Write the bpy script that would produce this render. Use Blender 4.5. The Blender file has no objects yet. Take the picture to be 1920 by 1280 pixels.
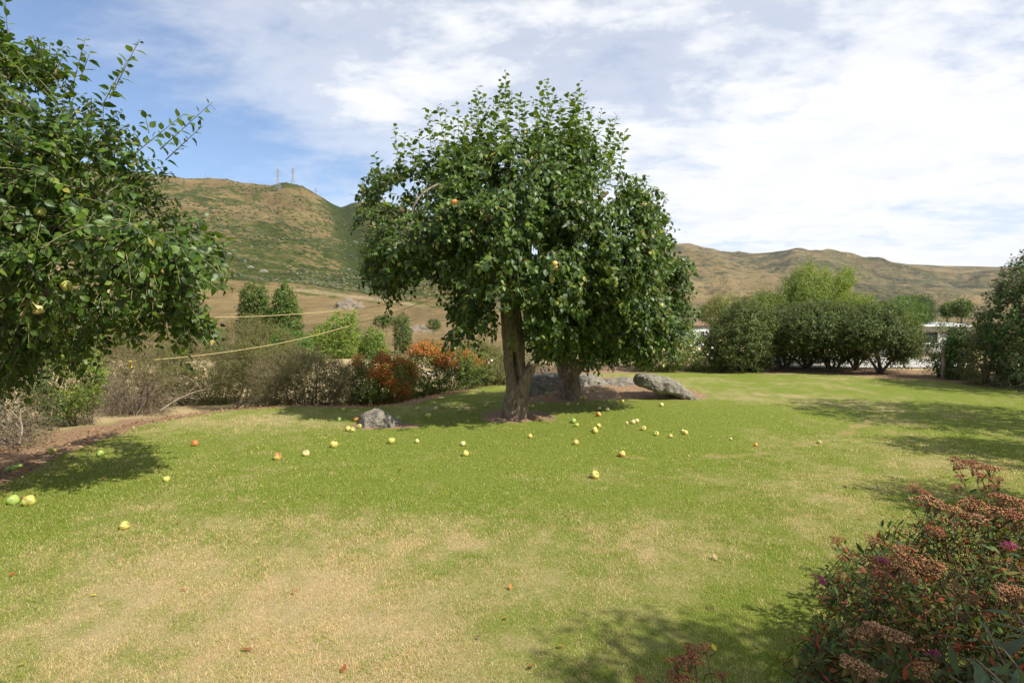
import bpy, math, random
import numpy as np
from mathutils import Vector, Matrix

SC = bpy.context.scene
COL = SC.collection
rng = np.random.default_rng(7)
random.seed(7)
F = 1067.0                    # focal length in pixels of a 1920 px wide picture
CAMZ = 1.5
PITCH = math.radians(-1.88)

# ------------------------------------------------------------------ camera
cd = bpy.data.cameras.new('camera')
cd.sensor_width = 36.0
cd.lens = 36.0 * F / 1920.0
cd.clip_start = 0.05
cd.clip_end = 20000
cam = bpy.data.objects.new('camera', cd)
cam.location = (0, 0, CAMZ)
cam.rotation_euler = (math.pi / 2 + PITCH, 0, 0)
COL.objects.link(cam)
SC.camera = cam

# ------------------------------------------------------------------ light
SUN_EL = math.radians(48)
SUN_H = Vector((0.78, -0.626))
sd = Vector((SUN_H.x * math.cos(SUN_EL), SUN_H.y * math.cos(SUN_EL), math.sin(SUN_EL)))
sl = bpy.data.lights.new('sun', 'SUN')
sl.energy = 5.0
sl.angle = math.radians(0.5)
sl.color = (1.0, 0.95, 0.86)
sun = bpy.data.objects.new('sun', sl)
sun.rotation_euler = (-sd).to_track_quat('-Z', 'Y').to_euler()
sun.location = (30, -40, 50)
COL.objects.link(sun)

W = bpy.data.worlds.new('World')
SC.world = W
W.use_nodes = True
nt = W.node_tree
nt.nodes.clear()


class NT:
    """small helper to write node trees"""
    def __init__(s, t): s.t = t
    def n(s, typ, ins=None, **kw):
        nd = s.t.nodes.new(typ)
        for k, v in kw.items(): setattr(nd, k, v)
        for k, v in (ins or {}).items():
            sock = nd.inputs[k]
            if hasattr(v, 'node'): s.t.links.new(v, sock)
            else: sock.default_value = v
        return nd
    def math(s, op, a, b=0.0, c=0.0, clamp=False):
        nd = s.n('ShaderNodeMath', {0: a, 1: b, 2: c}, operation=op, use_clamp=clamp)
        return nd.outputs[0]
    def sstep(s, v, lo, hi, a=0.0, b=1.0):
        nd = s.n('ShaderNodeMapRange', {0: v, 1: lo, 2: hi, 3: a, 4: b}, interpolation_type='SMOOTHSTEP')
        return nd.outputs[0]
    def mix(s, f, a, b, blend='MIX'):
        nd = s.n('ShaderNodeMix', data_type='RGBA', blend_type=blend)
        for i, v in ((0, f), (6, a), (7, b)):
            if hasattr(v, 'node'): s.t.links.new(v, nd.inputs[i])
            else: nd.inputs[i].default_value = v if i == 0 else (tuple(v) + (1,))[:4]
        return nd.outputs[2]
    def noise(s, vec, scale, detail=4, rough=0.5, dist=0.0):
        nd = s.n('ShaderNodeTexNoise', {'Vector': vec, 'Scale': scale, 'Detail': detail, 'Roughness': rough, 'Distortion': dist})
        return nd.outputs[0]
    def link(s, a, b): s.t.links.new(a, b)


w = NT(nt)
out = w.n('ShaderNodeOutputWorld')
sky = w.n('ShaderNodeTexSky', sky_type='NISHITA', sun_disc=False, sun_elevation=SUN_EL,
          sun_rotation=math.atan2(SUN_H.x, SUN_H.y), air_density=1.0, dust_density=0.6, ozone_density=1.6)
tc = w.n('ShaderNodeTexCoord').outputs['Generated']
sep = w.n('ShaderNodeSeparateXYZ', {0: tc})
zz = w.math('ADD', w.math('MAXIMUM', sep.outputs[2], 0.0), 0.16)
px_ = w.math('DIVIDE', sep.outputs[0], zz)
py_ = w.math('DIVIDE', sep.outputs[1], zz)
pl = w.n('ShaderNodeCombineXYZ', {0: px_, 1: py_, 2: 0.0}).outputs[0]
pr = w.n('ShaderNodeMapping', {'Vector': pl, 'Rotation': (0, 0, math.radians(28)), 'Scale': (0.8, 1.15, 1.0), 'Location': (2.3, 0.7, 0)}).outputs[0]
big = w.noise(pr, 0.9, 4, 0.5, 0.2)
med = w.noise(pr, 2.6, 8, 0.60, 0.35)
fin = w.noise(pr, 9.0, 6, 0.65, 0.3)


CLOUD_BANKS = [(-0.27, 1.46, 0.45, 0.5, 0.1), (-0.54, 1.88, 0.55, 0.7, 0.12), (-1.05, 2.14, 0.7, 1.0, -0.14), (-1.22, 1.58, 0.5, 0.6, -0.06), (0.19, 1.68, 0.35, 0.4, -0.1), (0.48, 1.52, 0.4, 0.35, -0.02), (0.94, 2.31, 0.9, 1.3, 0.1), (1.26, 1.72, 0.8, 0.7, 0.06), (0.25, 1.4, 0.3, 0.3, 0.03)]


def bank(cx, cy, rx, ry, amp):
    """a bank of cloud (or a clear gap) over one spot of the cloud layer"""
    a = w.math('MULTIPLY', w.math('SUBTRACT', px_, cx), 1.0 / rx)
    b = w.math('MULTIPLY', w.math('SUBTRACT', py_, cy), 1.0 / ry)
    d = w.math('ADD', w.math('MULTIPLY', a, a), w.math('MULTIPLY', b, b))
    return w.math('MULTIPLY', w.math('EXPONENT', w.math('MULTIPLY', d, -1.0)), amp)


cov = w.math('MINIMUM', w.math('MAXIMUM', w.math('MULTIPLY', px_, 0.045), -0.05), 0.10)     # thicker cloud towards the right
for q in CLOUD_BANKS:
    cov = w.math('ADD', cov, bank(*q))
hor = w.sstep(w.math('SUBTRACT', sep.outputs[2], w.math('MULTIPLY', sep.outputs[0], 0.35)), -0.25, 0.10, 0.10, 0.0)
dens = w.math('ADD', w.math('ADD', w.math('MULTIPLY', big, 0.42), w.math('MULTIPLY', med, 0.52)), w.math('MULTIPLY', fin, 0.20))
dens = w.math('ADD', w.math('ADD', dens, cov), hor)
cl = w.sstep(dens, 0.48, 0.76)
cl = w.math('MAXIMUM', cl, w.sstep(dens, 0.36, 0.62, 0.06, 0.55))
shade = w.sstep(w.math('ADD', w.noise(pr, 3.4, 6, 0.6, 0.2), w.math('MULTIPLY', fin, 0.3)), 0.42, 0.82)
ccol = w.mix(shade, (7.0, 7.2, 7.6), (7.9, 7.95, 8.05))
skyc = w.mix(1.0, sky.outputs[0], (1.02, 1.13, 1.27), 'MULTIPLY')
fin_col = w.mix(cl, skyc, ccol)
bg = w.n('ShaderNodeBackground', {'Color': fin_col, 'Strength': 0.090})
w.link(bg.outputs[0], out.inputs[0])

SC.view_settings.view_transform = 'Standard'
SC.view_settings.look = 'None'
SC.view_settings.exposure = 0.58
SC.view_settings.gamma = 1.0
SC.view_settings.use_curve_mapping = False
SC.render.engine = 'CYCLES'
SC.cycles.max_bounces = 6
SC.cycles.diffuse_bounces = 3
SC.cycles.transmission_bounces = 4

# ------------------------------------------------------------------ numpy helpers
def sstep(e0, e1, x):
    t = np.clip((x - e0) / (e1 - e0), 0, 1)
    return t * t * (3 - 2 * t)


def _hash(ix, iy, iz, seed):
    h = (ix * 374761393 + iy * 668265263 + iz * 2147483647 + seed * 1274126177) & 0xFFFFFFFF
    h = ((h ^ (h >> 13)) * 1274126177) & 0xFFFFFFFF
    h = (h ^ (h >> 16)) & 0xFFFFFFFF
    return h.astype(np.float64) / 4294967295.0


def vnoise(p, seed=0):
    p = np.asarray(p, float)
    i = np.floor(p).astype(np.int64)
    f = p - i
    f = f * f * (3 - 2 * f)
    r = 0
    for dx in (0, 1):
        wx = f[..., 0] if dx else 1 - f[..., 0]
        for dy in (0, 1):
            wy = f[..., 1] if dy else 1 - f[..., 1]
            for dz in (0, 1):
                wz = f[..., 2] if dz else 1 - f[..., 2]
                r = r + wx * wy * wz * _hash(i[..., 0] + dx, i[..., 1] + dy, i[..., 2] + dz, seed)
    return r


def fbm(p, oct=4, seed=0, gain=0.5):
    a, s, n = 1.0, 0.0, 0.0
    p = np.asarray(p, float)
    for k in range(oct):
        s = s + a * vnoise(p * (2.03 ** k) + 17.3 * k, seed + k)
        n += a
        a *= gain
    return s / n


def xyz(x, y, z=None):
    x = np.asarray(x, float)
    return np.stack([x, np.asarray(y, float) + 0 * x, (0 * x if z is None else np.asarray(z, float) + 0 * x)], -1)


def unit(v):
    return v / np.maximum(np.linalg.norm(v, axis=-1, keepdims=True), 1e-9)


# pixel helpers: turn a spot of the photograph into a world point
def ray(px, py):
    xr = (np.asarray(px, float) - 960) / F
    yr = -(np.asarray(py, float) - 640) / F
    c, s = math.cos(PITCH), math.sin(PITCH)
    return np.stack([xr + 0 * yr, c - s * yr + 0 * xr, s + c * yr + 0 * xr], -1)


def at(px, py, Y):
    d = ray(px, py)
    k = np.asarray(Y, float) / d[..., 1]
    return d * k[..., None] + np.array([0, 0, CAMZ])


def gp0(px, py):                                # on a flat lawn
    d = ray(px, py)
    k = -CAMZ / d[..., 2]
    return (d * k[..., None] + np.array([0, 0, CAMZ]))[..., :2]


def project(P):
    P = np.asarray(P, float) - np.array([0, 0, CAMZ])
    c, s = math.cos(PITCH), math.sin(PITCH)
    yy = P[..., 1] * c + P[..., 2] * s
    zz = -P[..., 1] * s + P[..., 2] * c
    return 960 + F * P[..., 0] / yy, 640 - F * zz / yy, yy


def inpoly(P, poly):
    x, y = P[..., 0], P[..., 1]
    r = np.zeros(x.shape, bool)
    n = len(poly)
    for i in range(n):
        x0, y0 = poly[i]
        x1, y1 = poly[(i + 1) % n]
        if y0 == y1: continue
        c = ((y0 > y) != (y1 > y)) & (x < (x1 - x0) * (y - y0) / (y1 - y0) + x0)
        r ^= c
    return r


def polydist(P, poly):
    d = np.full(P.shape[:-1], 1e9)
    n = len(poly)
    for i in range(n):
        a = np.array(poly[i], float)
        b = np.array(poly[(i + 1) % n], float)
        ab = b - a
        t = np.clip(((P - a) @ ab) / max(ab @ ab, 1e-9), 0, 1)
        d = np.minimum(d, np.linalg.norm(P - (a + t[..., None] * ab), axis=-1))
    return d


# ------------------------------------------------------------------ object helpers
def mesh(name, V, Fc, mat, attrs=None, smooth=True, matidx=None):
    V = np.ascontiguousarray(V, np.float32).reshape(-1, 3)
    Fc = np.ascontiguousarray(Fc, np.int32)
    k = Fc.shape[1]
    me = bpy.data.meshes.new(name)
    me.vertices.add(len(V))
    me.vertices.foreach_set('co', V.ravel())
    me.loops.add(Fc.size)
    me.loops.foreach_set('vertex_index', Fc.ravel())
    me.polygons.add(len(Fc))
    me.polygons.foreach_set('loop_start', np.arange(0, Fc.size, k, dtype=np.int32))
    try: me.polygons.foreach_set('loop_total', np.full(len(Fc), k, np.int32))
    except Exception: pass
    if smooth: me.polygons.foreach_set('use_smooth', np.ones(len(Fc), bool))
    for an, av in (attrs or {}).items():
        av = np.asarray(av, np.float32)
        if av.ndim == 2:
            a = me.attributes.new(an, 'FLOAT_COLOR', 'POINT')
            c = np.ones((len(V), 4), np.float32)
            c[:, :3] = av
            a.data.foreach_set('color', c.ravel())
        else:
            a = me.attributes.new(an, 'FLOAT', 'POINT')
            a.data.foreach_set('value', av)
    for m in (mat if isinstance(mat, (list, tuple)) else [mat]): me.materials.append(m)
    if matidx is not None: me.polygons.foreach_set('material_index', np.asarray(matidx, np.int32))
    me.update(calc_edges=True)
    me.validate()
    return me


def tag(o, label=None, cat=None, group=None, kind=None):
    for k, v in (('label', label), ('category', cat), ('group', group), ('kind', kind)):
        if v: o[k] = v
    return o


def link(name, me, parent=None, loc=(0, 0, 0), kind=None):
    o = bpy.data.objects.new(name, me)
    o.location = loc
    if parent is not None: o.parent = parent
    COL.objects.link(o)
    if kind: o['kind'] = kind
    return o


def thing(name, loc, label, cat, group=None):
    o = bpy.data.objects.new(name, None)
    o.empty_display_size = 0.1
    o.location = loc
    COL.objects.link(o)
    return tag(o, label, cat, group)


def cat_mesh(parts):
    """join (V, F) or (V, F, col) tuples"""
    Vs, Fs, Cs, n = [], [], [], 0
    for p in parts:
        Vs.append(p[0]); Fs.append(p[1] + n); n += len(p[0])
        if len(p) > 2: Cs.append(p[2])
    return (np.concatenate(Vs), np.concatenate(Fs)) + ((np.concatenate(Cs),) if Cs else ())


def tubes(P, R, sides=4, cap=False):
    """P (N,K,3) polylines, R (N,K) radii -> V, F (quads)"""
    P = np.asarray(P, float)
    R = np.asarray(R, float)
    N, K, _ = P.shape
    T = np.gradient(P, axis=1)
    T = unit(T)
    ref = np.where(np.abs(T[:, :1, 2:3]) > 0.9, np.array([1.0, 0, 0]), np.array([0, 0, 1.0]))
    ref = np.broadcast_to(ref, T.shape)
    U = unit(np.cross(T, ref))
    B = np.cross(T, U)
    a = np.arange(sides) / sides * 2 * math.pi
    V = P[:, :, None] + R[:, :, None, None] * (np.cos(a)[None, None, :, None] * U[:, :, None] + np.sin(a)[None, None, :, None] * B[:, :, None])
    idx = np.arange(N * K * sides).reshape(N, K, sides)
    i0 = idx[:, :-1]
    i1 = idx[:, 1:]
    Fq = np.stack([i0, np.roll(i0, -1, 2), np.roll(i1, -1, 2), i1], -1).reshape(-1, 4)
    V = V.reshape(-1, 3)
    if cap:
        ex, n = [], len(V)
        for i in range(N):
            for e, o in ((0, -1), (K - 1, 1)):
                ring = idx[i, e]
                V = np.vstack([V, P[i, e]])
                for s in range(sides):
                    ex.append((ring[s], ring[(s + 1) % sides], n, n))
                n += 1
        Fq = np.vstack([Fq, [(a, b, c, c) for a, b, c, d in ex]])
    return V, Fq


def tube1(pts, rad, sides=8):
    pts = np.asarray(pts, float)[None]
    rad = np.broadcast_to(np.asarray(rad, float), pts.shape[:2])
    return tubes(pts, rad, sides)


def smooth_path(pts, n):
    """Catmull-Rom through pts"""
    P = np.asarray(pts, float)
    P = np.vstack([2 * P[0] - P[1], P, 2 * P[-1] - P[-2]])
    u = np.linspace(0, len(P) - 3 - 1e-6, n)
    i = u.astype(int)
    t = (u - i)[:, None]
    p0, p1, p2, p3 = P[i], P[i + 1], P[i + 2], P[i + 3]
    return 0.5 * ((2 * p1) + (-p0 + p2) * t + (2 * p0 - 5 * p1 + 4 * p2 - p3) * t ** 2 + (-p0 + 3 * p1 - 3 * p2 + p3) * t ** 3)


def box(c, s, rz=0.0):
    x, y, z = np.array(s) / 2
    V = np.array([[a * x, b * y, d * z] for a in (-1, 1) for b in (-1, 1) for d in (-1, 1)], float)
    cr, sr = math.cos(rz), math.sin(rz)
    V = V @ np.array([[cr, sr, 0], [-sr, cr, 0], [0, 0, 1]]) + np.array(c)
    Fq = np.array([[0, 1, 3, 2], [4, 6, 7, 5], [0, 4, 5, 1], [2, 3, 7, 6], [0, 2, 6, 4], [1, 5, 7, 3]])
    return V, Fq


# ------------------------------------------------------------------ materials
def new_mat(name):
    m = bpy.data.materials.new(name)
    m.use_nodes = True
    m.node_tree.nodes.clear()
    t = NT(m.node_tree)
    o = t.n('ShaderNodeOutputMaterial')
    return m, t, o


def plain(name, col, rough=0.7, spec=0.3, scale=8.0, var=0.35, bump=0.0, metal=0.0):
    m, t, o = new_mat(name)
    pos = t.n('ShaderNodeTexCoord').outputs['Object']
    n = t.noise(pos, scale, 6, 0.6)
    c = t.mix(t.sstep(n, 0.25, 0.75), [v * (1 - var) for v in col], [min(1, v * (1 + var)) for v in col])
    b = t.n('ShaderNodeBsdfPrincipled', {'Base Color': c, 'Roughness': rough, 'Specular IOR Level': spec, 'Metallic': metal})
    if bump:
        bn = t.n('ShaderNodeBump', {'Height': n, 'Strength': bump, 'Distance': 0.03})
        t.link(bn.outputs[0], b.inputs['Normal'])
    t.link(b.outputs[0], o.inputs[0])
    return m


def leaf_mat(name, rough=0.42, spec=0.45, trans=0.28, back=0.35):
    m, t, o = new_mat(name)
    a = t.n('ShaderNodeAttribute', attribute_name='col').outputs['Color']
    pos = t.n('ShaderNodeNewGeometry')
    n = t.noise(pos.outputs['Position'], 40.0, 2)
    a = t.mix(0.5, a, t.mix(n, (0.45, 0.45, 0.45), (1.55, 1.55, 1.5)), 'MULTIPLY')
    pale = t.mix(0.45, a, (0.16, 0.19, 0.11))
    fb = t.math('MULTIPLY', pos.outputs['Backfacing'], back)
    c = t.mix(fb, a, pale)
    b = t.n('ShaderNodeBsdfPrincipled', {'Base Color': c, 'Roughness': rough, 'Specular IOR Level': spec})
    tcol = t.mix(1.0, a, (2.3, 2.4, 0.9), 'MULTIPLY')
    tr = t.n('ShaderNodeBsdfTranslucent', {'Color': tcol})
    mx = t.n('ShaderNodeMixShader', {0: trans, 1: b.outputs[0], 2: tr.outputs[0]})
    t.link(mx.outputs[0], o.inputs[0])
    return m


def col_mat(name, rough=0.6, spec=0.3):
    m, t, o = new_mat(name)
    a = t.n('ShaderNodeAttribute', attribute_name='col').outputs['Color']
    b = t.n('ShaderNodeBsdfPrincipled', {'Base Color': a, 'Roughness': rough, 'Specular IOR Level': spec})
    t.link(b.outputs[0], o.inputs[0])
    return m


def bark_mat(name, dark, light, scale=1.0):
    m, t, o = new_mat(name)
    pos = t.n('ShaderNodeTexCoord').outputs['Object']
    st = t.n('ShaderNodeMapping', {'Vector': pos, 'Scale': (1, 1, 0.28)}).outputs[0]
    n1 = t.noise(st, 26 * scale, 7, 0.65, 0.8)
    n2 = t.noise(pos, 5 * scale, 4, 0.6)
    f = t.math('MULTIPLY_ADD', n1, 0.75, t.math('MULTIPLY', n2, 0.3))
    c = t.mix(t.sstep(f, 0.33, 0.68), dark, light)
    lich = t.sstep(t.noise(pos, 11 * scale, 5, 0.6), 0.60, 0.70, 0.0, 0.55)
    c = t.mix(lich, c, (0.27, 0.27, 0.21))
    b = t.n('ShaderNodeBsdfPrincipled', {'Base Color': c, 'Roughness': 0.9, 'Specular IOR Level': 0.15})
    bn = t.n('ShaderNodeBump', {'Height': n1, 'Strength': 0.9, 'Distance': 0.02})
    t.link(bn.outputs[0], b.inputs['Normal'])
    t.link(b.outputs[0], o.inputs[0])
    return m


M_LEAF = leaf_mat('leaf', rough=0.45, spec=0.36, trans=0.24, back=0.3)
M_LEAF_MATT = leaf_mat('leaf_matt', rough=0.6, spec=0.25, trans=0.25, back=0.2)
M_COL = col_mat('tinted')
M_FRUIT = col_mat('fruit_skin', 0.38, 0.45)
M_BARK = bark_mat('apple_bark', (0.070, 0.048, 0.033), (0.27, 0.20, 0.14))
M_TWIG = plain('twig_bark', (0.20, 0.155, 0.115), 0.85, 0.15, 20, 0.5)
M_SHOOT = plain('young_shoot', (0.16, 0.15, 0.07), 0.7, 0.2, 20, 0.4)
M_STEMD = plain('red_stem', (0.095, 0.055, 0.03), 0.8, 0.15, 20, 0.4)
M_DEADTWIG = plain('dead_twig', (0.24, 0.19, 0.145), 0.9, 0.1, 14, 0.45)


def rock_mat(name, base, dark, lichen):
    m, t, o = new_mat(name)
    pos = t.n('ShaderNodeTexCoord').outputs['Object']
    n1 = t.noise(pos, 9, 8, 0.65, 0.4)
    n2 = t.noise(pos, 32, 6, 0.6)
    st = t.n('ShaderNodeMapping', {'Vector': pos, 'Rotation': (0.2, 0.35, 0), 'Scale': (1, 1, 5)}).outputs[0]
    n3 = t.noise(st, 7, 5, 0.6, 0.5)
    c = t.mix(t.sstep(n1, 0.35, 0.65), dark, base)
    c = t.mix(t.sstep(n3, 0.5, 0.7, 0, 0.5), c, [v * 1.35 for v in base])
    c = t.mix(t.sstep(n2, 0.56, 0.66, 0, 0.7), c, lichen)
    b = t.n('ShaderNodeBsdfPrincipled', {'Base Color': c, 'Roughness': 0.88, 'Specular IOR Level': 0.2})
    h = t.math('ADD', t.math('MULTIPLY', n1, 0.7), t.math('ADD', t.math('MULTIPLY', n2, 0.25), t.math('MULTIPLY', n3, 0.5)))
    bn = t.n('ShaderNodeBump', {'Height': h, 'Strength': 0.9, 'Distance': 0.035})
    t.link(bn.outputs[0], b.inputs['Normal'])
    t.link(b.outputs[0], o.inputs[0])
    return m


M_ROCK = rock_mat('schist', (0.24, 0.21, 0.16), (0.10, 0.09, 0.075), (0.36, 0.34, 0.25))
M_ROCK_DARK = rock_mat('dark_schist', (0.24, 0.22, 0.17), (0.10, 0.09, 0.075), (0.26, 0.25, 0.17))

# ------------------------------------------------------------------ ground shape
LEFT_EDGE = [gp0(*p) for p in [(-260, 1280), (-60, 960), (0, 915), (100, 862), (200, 822), (300, 790), (400, 773), (530, 763), (700, 764), (780, 756), (850, 738), (945, 718)]]
RIGHT_EDGE = [gp0(*p) for p in [(1040, 704), (1100, 700), (1280, 697), (1500, 700), (1750, 712), (1900, 728)]]
LAWN = [tuple(p) for p in LEFT_EDGE + RIGHT_EDGE] + [(24, 10), (24, -12), (-3.0, -12)]
ISLAND = [tuple(gp0(*p)) for p in [(992, 754), (1050, 755), (1110, 750), (1200, 747), (1290, 750), (1335, 745), (1318, 736), (1290, 728), (1200, 717), (1090, 709), (1000, 712), (975, 730)]]
TREE1 = gp0(968, 779)
TREE2 = gp0(1068, 748)
ROCK_S = gp0(708, 797)


def lawn_d(P):
    """signed distance to the lawn edge, positive outside"""
    d = polydist(P, LAWN)
    return np.where(inpoly(P, LAWN), -d, d)


def ground_h(x, y):
    x = np.asarray(x, float); y = np.asarray(y, float)
    P = np.stack([x, y], -1)
    h = 0.05 * (fbm(xyz(x * 0.35, y * 0.35), 2, 3) - 0.5) * sstep(3, 6, np.hypot(x, y))
    d = lawn_d(P)
    left = sstep(2.0, -1.0, x)
    h = h - left * (0.50 * sstep(0.1, 1.8, d) + 1.5 * sstep(3, 30, d))
    h = h - (1 - left) * 0.9 * sstep(6, 40, d)
    di = np.where(inpoly(P, ISLAND), polydist(P, ISLAND), 0)
    h = h + 0.16 * sstep(0.0, 0.9, di) + 0.03 * (fbm(xyz(x * 5, y * 5), 3, 8) - 0.3) * sstep(0, .3, di)
    r = np.hypot(x - TREE1[0], y - TREE1[1])
    return h + 0.06 * np.exp(-(r / 0.5) ** 2)


def gp(px, py):
    """ground point under a spot of the photograph"""
    d = ray(px, py)
    k = -CAMZ / d[2]
    for _ in range(6):
        p = d * k
        hh = float(ground_h(p[0], p[1]))
        k = (hh - CAMZ) / d[2]
    p = d * k
    return Vector((p[0], p[1], float(ground_h(p[0], p[1]))))


GA, GB = gp0(1180, 856), gp0(1410, 853)
TRACK = [gp0(*p) for p in [(1175, 856), (1290, 857), (1400, 853), (1470, 845), (1540, 829), (1590, 808), (1632, 784)]]


def ground_masks(x, y):
    P = np.stack([x, y], -1)
    d = lawn_d(P)
    wob = (fbm(xyz(x * 3, y * 3), 4, 21) - 0.5) * 0.5
    soil = sstep(-0.06, 0.10, d + wob * 0.5)
    soil = soil * (1 - sstep(3.0, 4.4, d + wob * 2))
    di = np.where(inpoly(P, ISLAND), polydist(P, ISLAND), -polydist(P, ISLAND))
    soil = np.maximum(soil, sstep(-0.10, 0.10, di + wob * 0.4))
    for c, rx, ry in ((TREE1 + np.array([0.0, -0.05]), 0.62, 0.62), (ROCK_S + np.array([0.05, 0.02]), 0.62, 0.30)):
        e = np.hypot((x - c[0]) / rx, (y - c[1]) / ry)
        soil = np.maximum(soil, sstep(1.35, 0.55, e + wob * 1.4))
    td = np.full(x.shape, 1e9)
    for a, b in zip(TRACK[:-1], TRACK[1:]):
        ab = b - a
        t = np.clip(((P - a) @ ab) / (ab @ ab), 0, 1)
        td = np.minimum(td, np.linalg.norm(P - (a + t[..., None] * ab), axis=-1))
    n2 = fbm(xyz(x * 4.0, y * 4.0), 3, 31)
    track = sstep(0.13, 0.03, td + (n2 - 0.5) * 0.34) * 0.55
    # dry patches: browned off towards the camera and in drifts
    n = fbm(xyz(x * 0.8, y * 0.8), 4, 41)
    nn = fbm(xyz(x * 2.6 + y * 0.8, y * 2.2 - x), 4, 47)
    dry = 0.0
    for (qx, qy, rx, ry, a) in ((620, 1190, 1.1, 0.8, 0.42), (330, 960, 1.5, 1.1, 0.30), (820, 1250, 0.6, 0.5, .35), (880, 1010, 1.6, 0.8, 0.30), (200, 1150, 1.2, .8, .25),
                                (560, 1050, 1.5, 1.0, .30), (1300, 1010, 1.2, .7, .25), (450, 790, 1.2, 0.9, .42), (1400, 740, 2.2, 1.2, 0.22), (1250, 900, 2.0, 0.5, .15), (1600, 880, 2, 1.2, .22), (820, 862, .6, .3, .3)):
        c = gp0(qx, qy)
        dry = dry + a * np.exp(-((x - c[0]) / rx) ** 2 - ((y - c[1]) / ry) ** 2)
    green = 0.0
    for (qx, qy, rx, ry) in ((1000, 850, 2.2, 1.2), (900, 815, 2.5, 1.2), (1200, 780, 2.2, 1.2), (650, 930, 1.2, .5), (1150, 940, 1.4, .5), (60, 960, 1.2, 1.0)):
        c = gp0(qx, qy)
        green = green + 0.33 * np.exp(-((x - c[0]) / rx) ** 2 - ((y - c[1]) / ry) ** 2)
    n3 = fbm(xyz(x * 8, y * 8), 3, 49)
    dry = np.clip(0.15 + dry * 0.92 - green + (n - 0.5) * 0.6 + (nn - 0.5) * 0.6 + (n3 - .5) * .55 + .75 * sstep(2.8, 4.5, d), 0, 1)
    return soil, dry, track


# one polar sheet, fine where the camera looks
az = np.concatenate([np.linspace(-72, 72, 620), np.linspace(76, 284, 50)]) * math.pi / 180
rr = np.concatenate([[0.01, 0.3, 0.8, 1.3], np.geomspace(1.7, 60, 175)])
A, R = np.meshgrid(az, rr)
gx, gy = (R * np.sin(A)).ravel(), (R * np.cos(A)).ravel()
gz = ground_h(gx, gy)
n_az, n_r = len(az), len(rr)
idx = np.arange(n_az * n_r).reshape(n_r, n_az)
Fq = np.stack([idx[:-1], np.roll(idx[:-1], -1, 1), np.roll(idx[1:], -1, 1), idx[1:]], -1).reshape(-1, 4)[:, ::-1]
V = np.stack([gx, gy, gz], -1)
soil, dry, track = ground_masks(V[:, 0], V[:, 1])

M_LAWN, t, o = new_mat('lawn')
pos = t.n('ShaderNodeNewGeometry').outputs['Position']
a_s = t.n('ShaderNodeAttribute', attribute_name='soil').outputs['Fac']
a_d = t.n('ShaderNodeAttribute', attribute_name='dry').outputs['Fac']
a_t = t.n('ShaderNodeAttribute', attribute_name='track').outputs['Fac']
f1 = t.noise(pos, 55, 5, 0.7)
f2 = t.noise(pos, 160, 3, 0.7)
f3 = t.noise(pos, 7, 5, 0.6)
f4 = t.noise(pos, 1.1, 4, 0.55)
grn = t.mix(f4, (0.155, 0.215, 0.024), (0.200, 0.238, 0.036))
grn = t.mix(t.sstep(f1, 0.35, 0.7), [0.13, 0.155, 0.022], grn)
tan = t.mix(t.sstep(f2, 0.3, 0.7), (0.30, 0.22, 0.11), (0.50, 0.38, 0.21))
dm = t.math('ADD', a_d, t.math('ADD', t.math('MULTIPLY_ADD', f1, 0.7, -0.35), t.math('MULTIPLY_ADD', f3, 0.6, -0.30)))
c = t.mix(t.sstep(dm, -0.05, 1.0), grn, tan)
sl1 = t.mix(t.sstep(f1, 0.3, 0.7), (0.15, 0.095, 0.056), (0.33, 0.225, 0.135))
sl1 = t.mix(t.sstep(t.noise(pos, 24, 4, 0.7), 0.52, 0.66, 0, 0.6), sl1, (0.40, 0.22, 0.11))
sm = t.math('ADD', a_s, t.math('ADD', t.math('MULTIPLY_ADD', f1, 1.0, -0.5), t.math('MULTIPLY_ADD', f3, 1.2, -0.6)))
c = t.mix(t.sstep(sm, 0.35, 0.65), c, sl1)
tm = t.math('ADD', a_t, t.math('MULTIPLY_ADD', f1, 0.6, -0.3))
c = t.mix(t.sstep(tm, 0.25, 0.75), c, (0.34, 0.24, 0.115))
b = t.n('ShaderNodeBsdfPrincipled', {'Base Color': c, 'Roughness': 0.95, 'Specular IOR Level': 0.1})
hh = t.math('ADD', t.math('MULTIPLY', f1, 0.6), t.math('MULTIPLY', f2, 0.4))
bn = t.n('ShaderNodeBump', {'Height': hh, 'Strength': 0.8, 'Distance': 0.03})
t.link(bn.outputs[0], b.inputs['Normal'])
t.link(b.outputs[0], o.inputs[0])

me = mesh('ground', V, Fq, M_LAWN, {'soil': soil, 'dry': dry, 'track': track})
tag(link('ground', me), kind='structure')

# ------------------------------------------------------------------ hills
L_RIDGE = np.array([(-3000, 360), (-900, 300), (-300, 285), (0, 300), (200, 318), (330, 331), (400, 340), (470, 350), (515, 354), (540, 346), (570, 350), (600, 368), (640, 386), (662, 381), (700, 376), (760, 392), (850, 425), (1000, 480), (1200, 540), (3000, 560)], float)
R_RIDGE = np.array([(-3000, 440), (900, 440), (1150, 460), (1250, 465), (1290, 466), (1380, 475), (1440, 473), (1485, 468), (1520, 474), (1600, 481), (1700, 495), (1800, 499), (1905, 502), (2100, 512), (2600, 530), (4000, 545), (9000, 560)], float)
R_SPUR = np.array([(-3000, 500), (1150, 498), (1300, 506), (1420, 512), (1500, 505), (1600, 528), (1720, 545), (1830, 566), (1950, 590), (9000, 596)], float)


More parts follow.
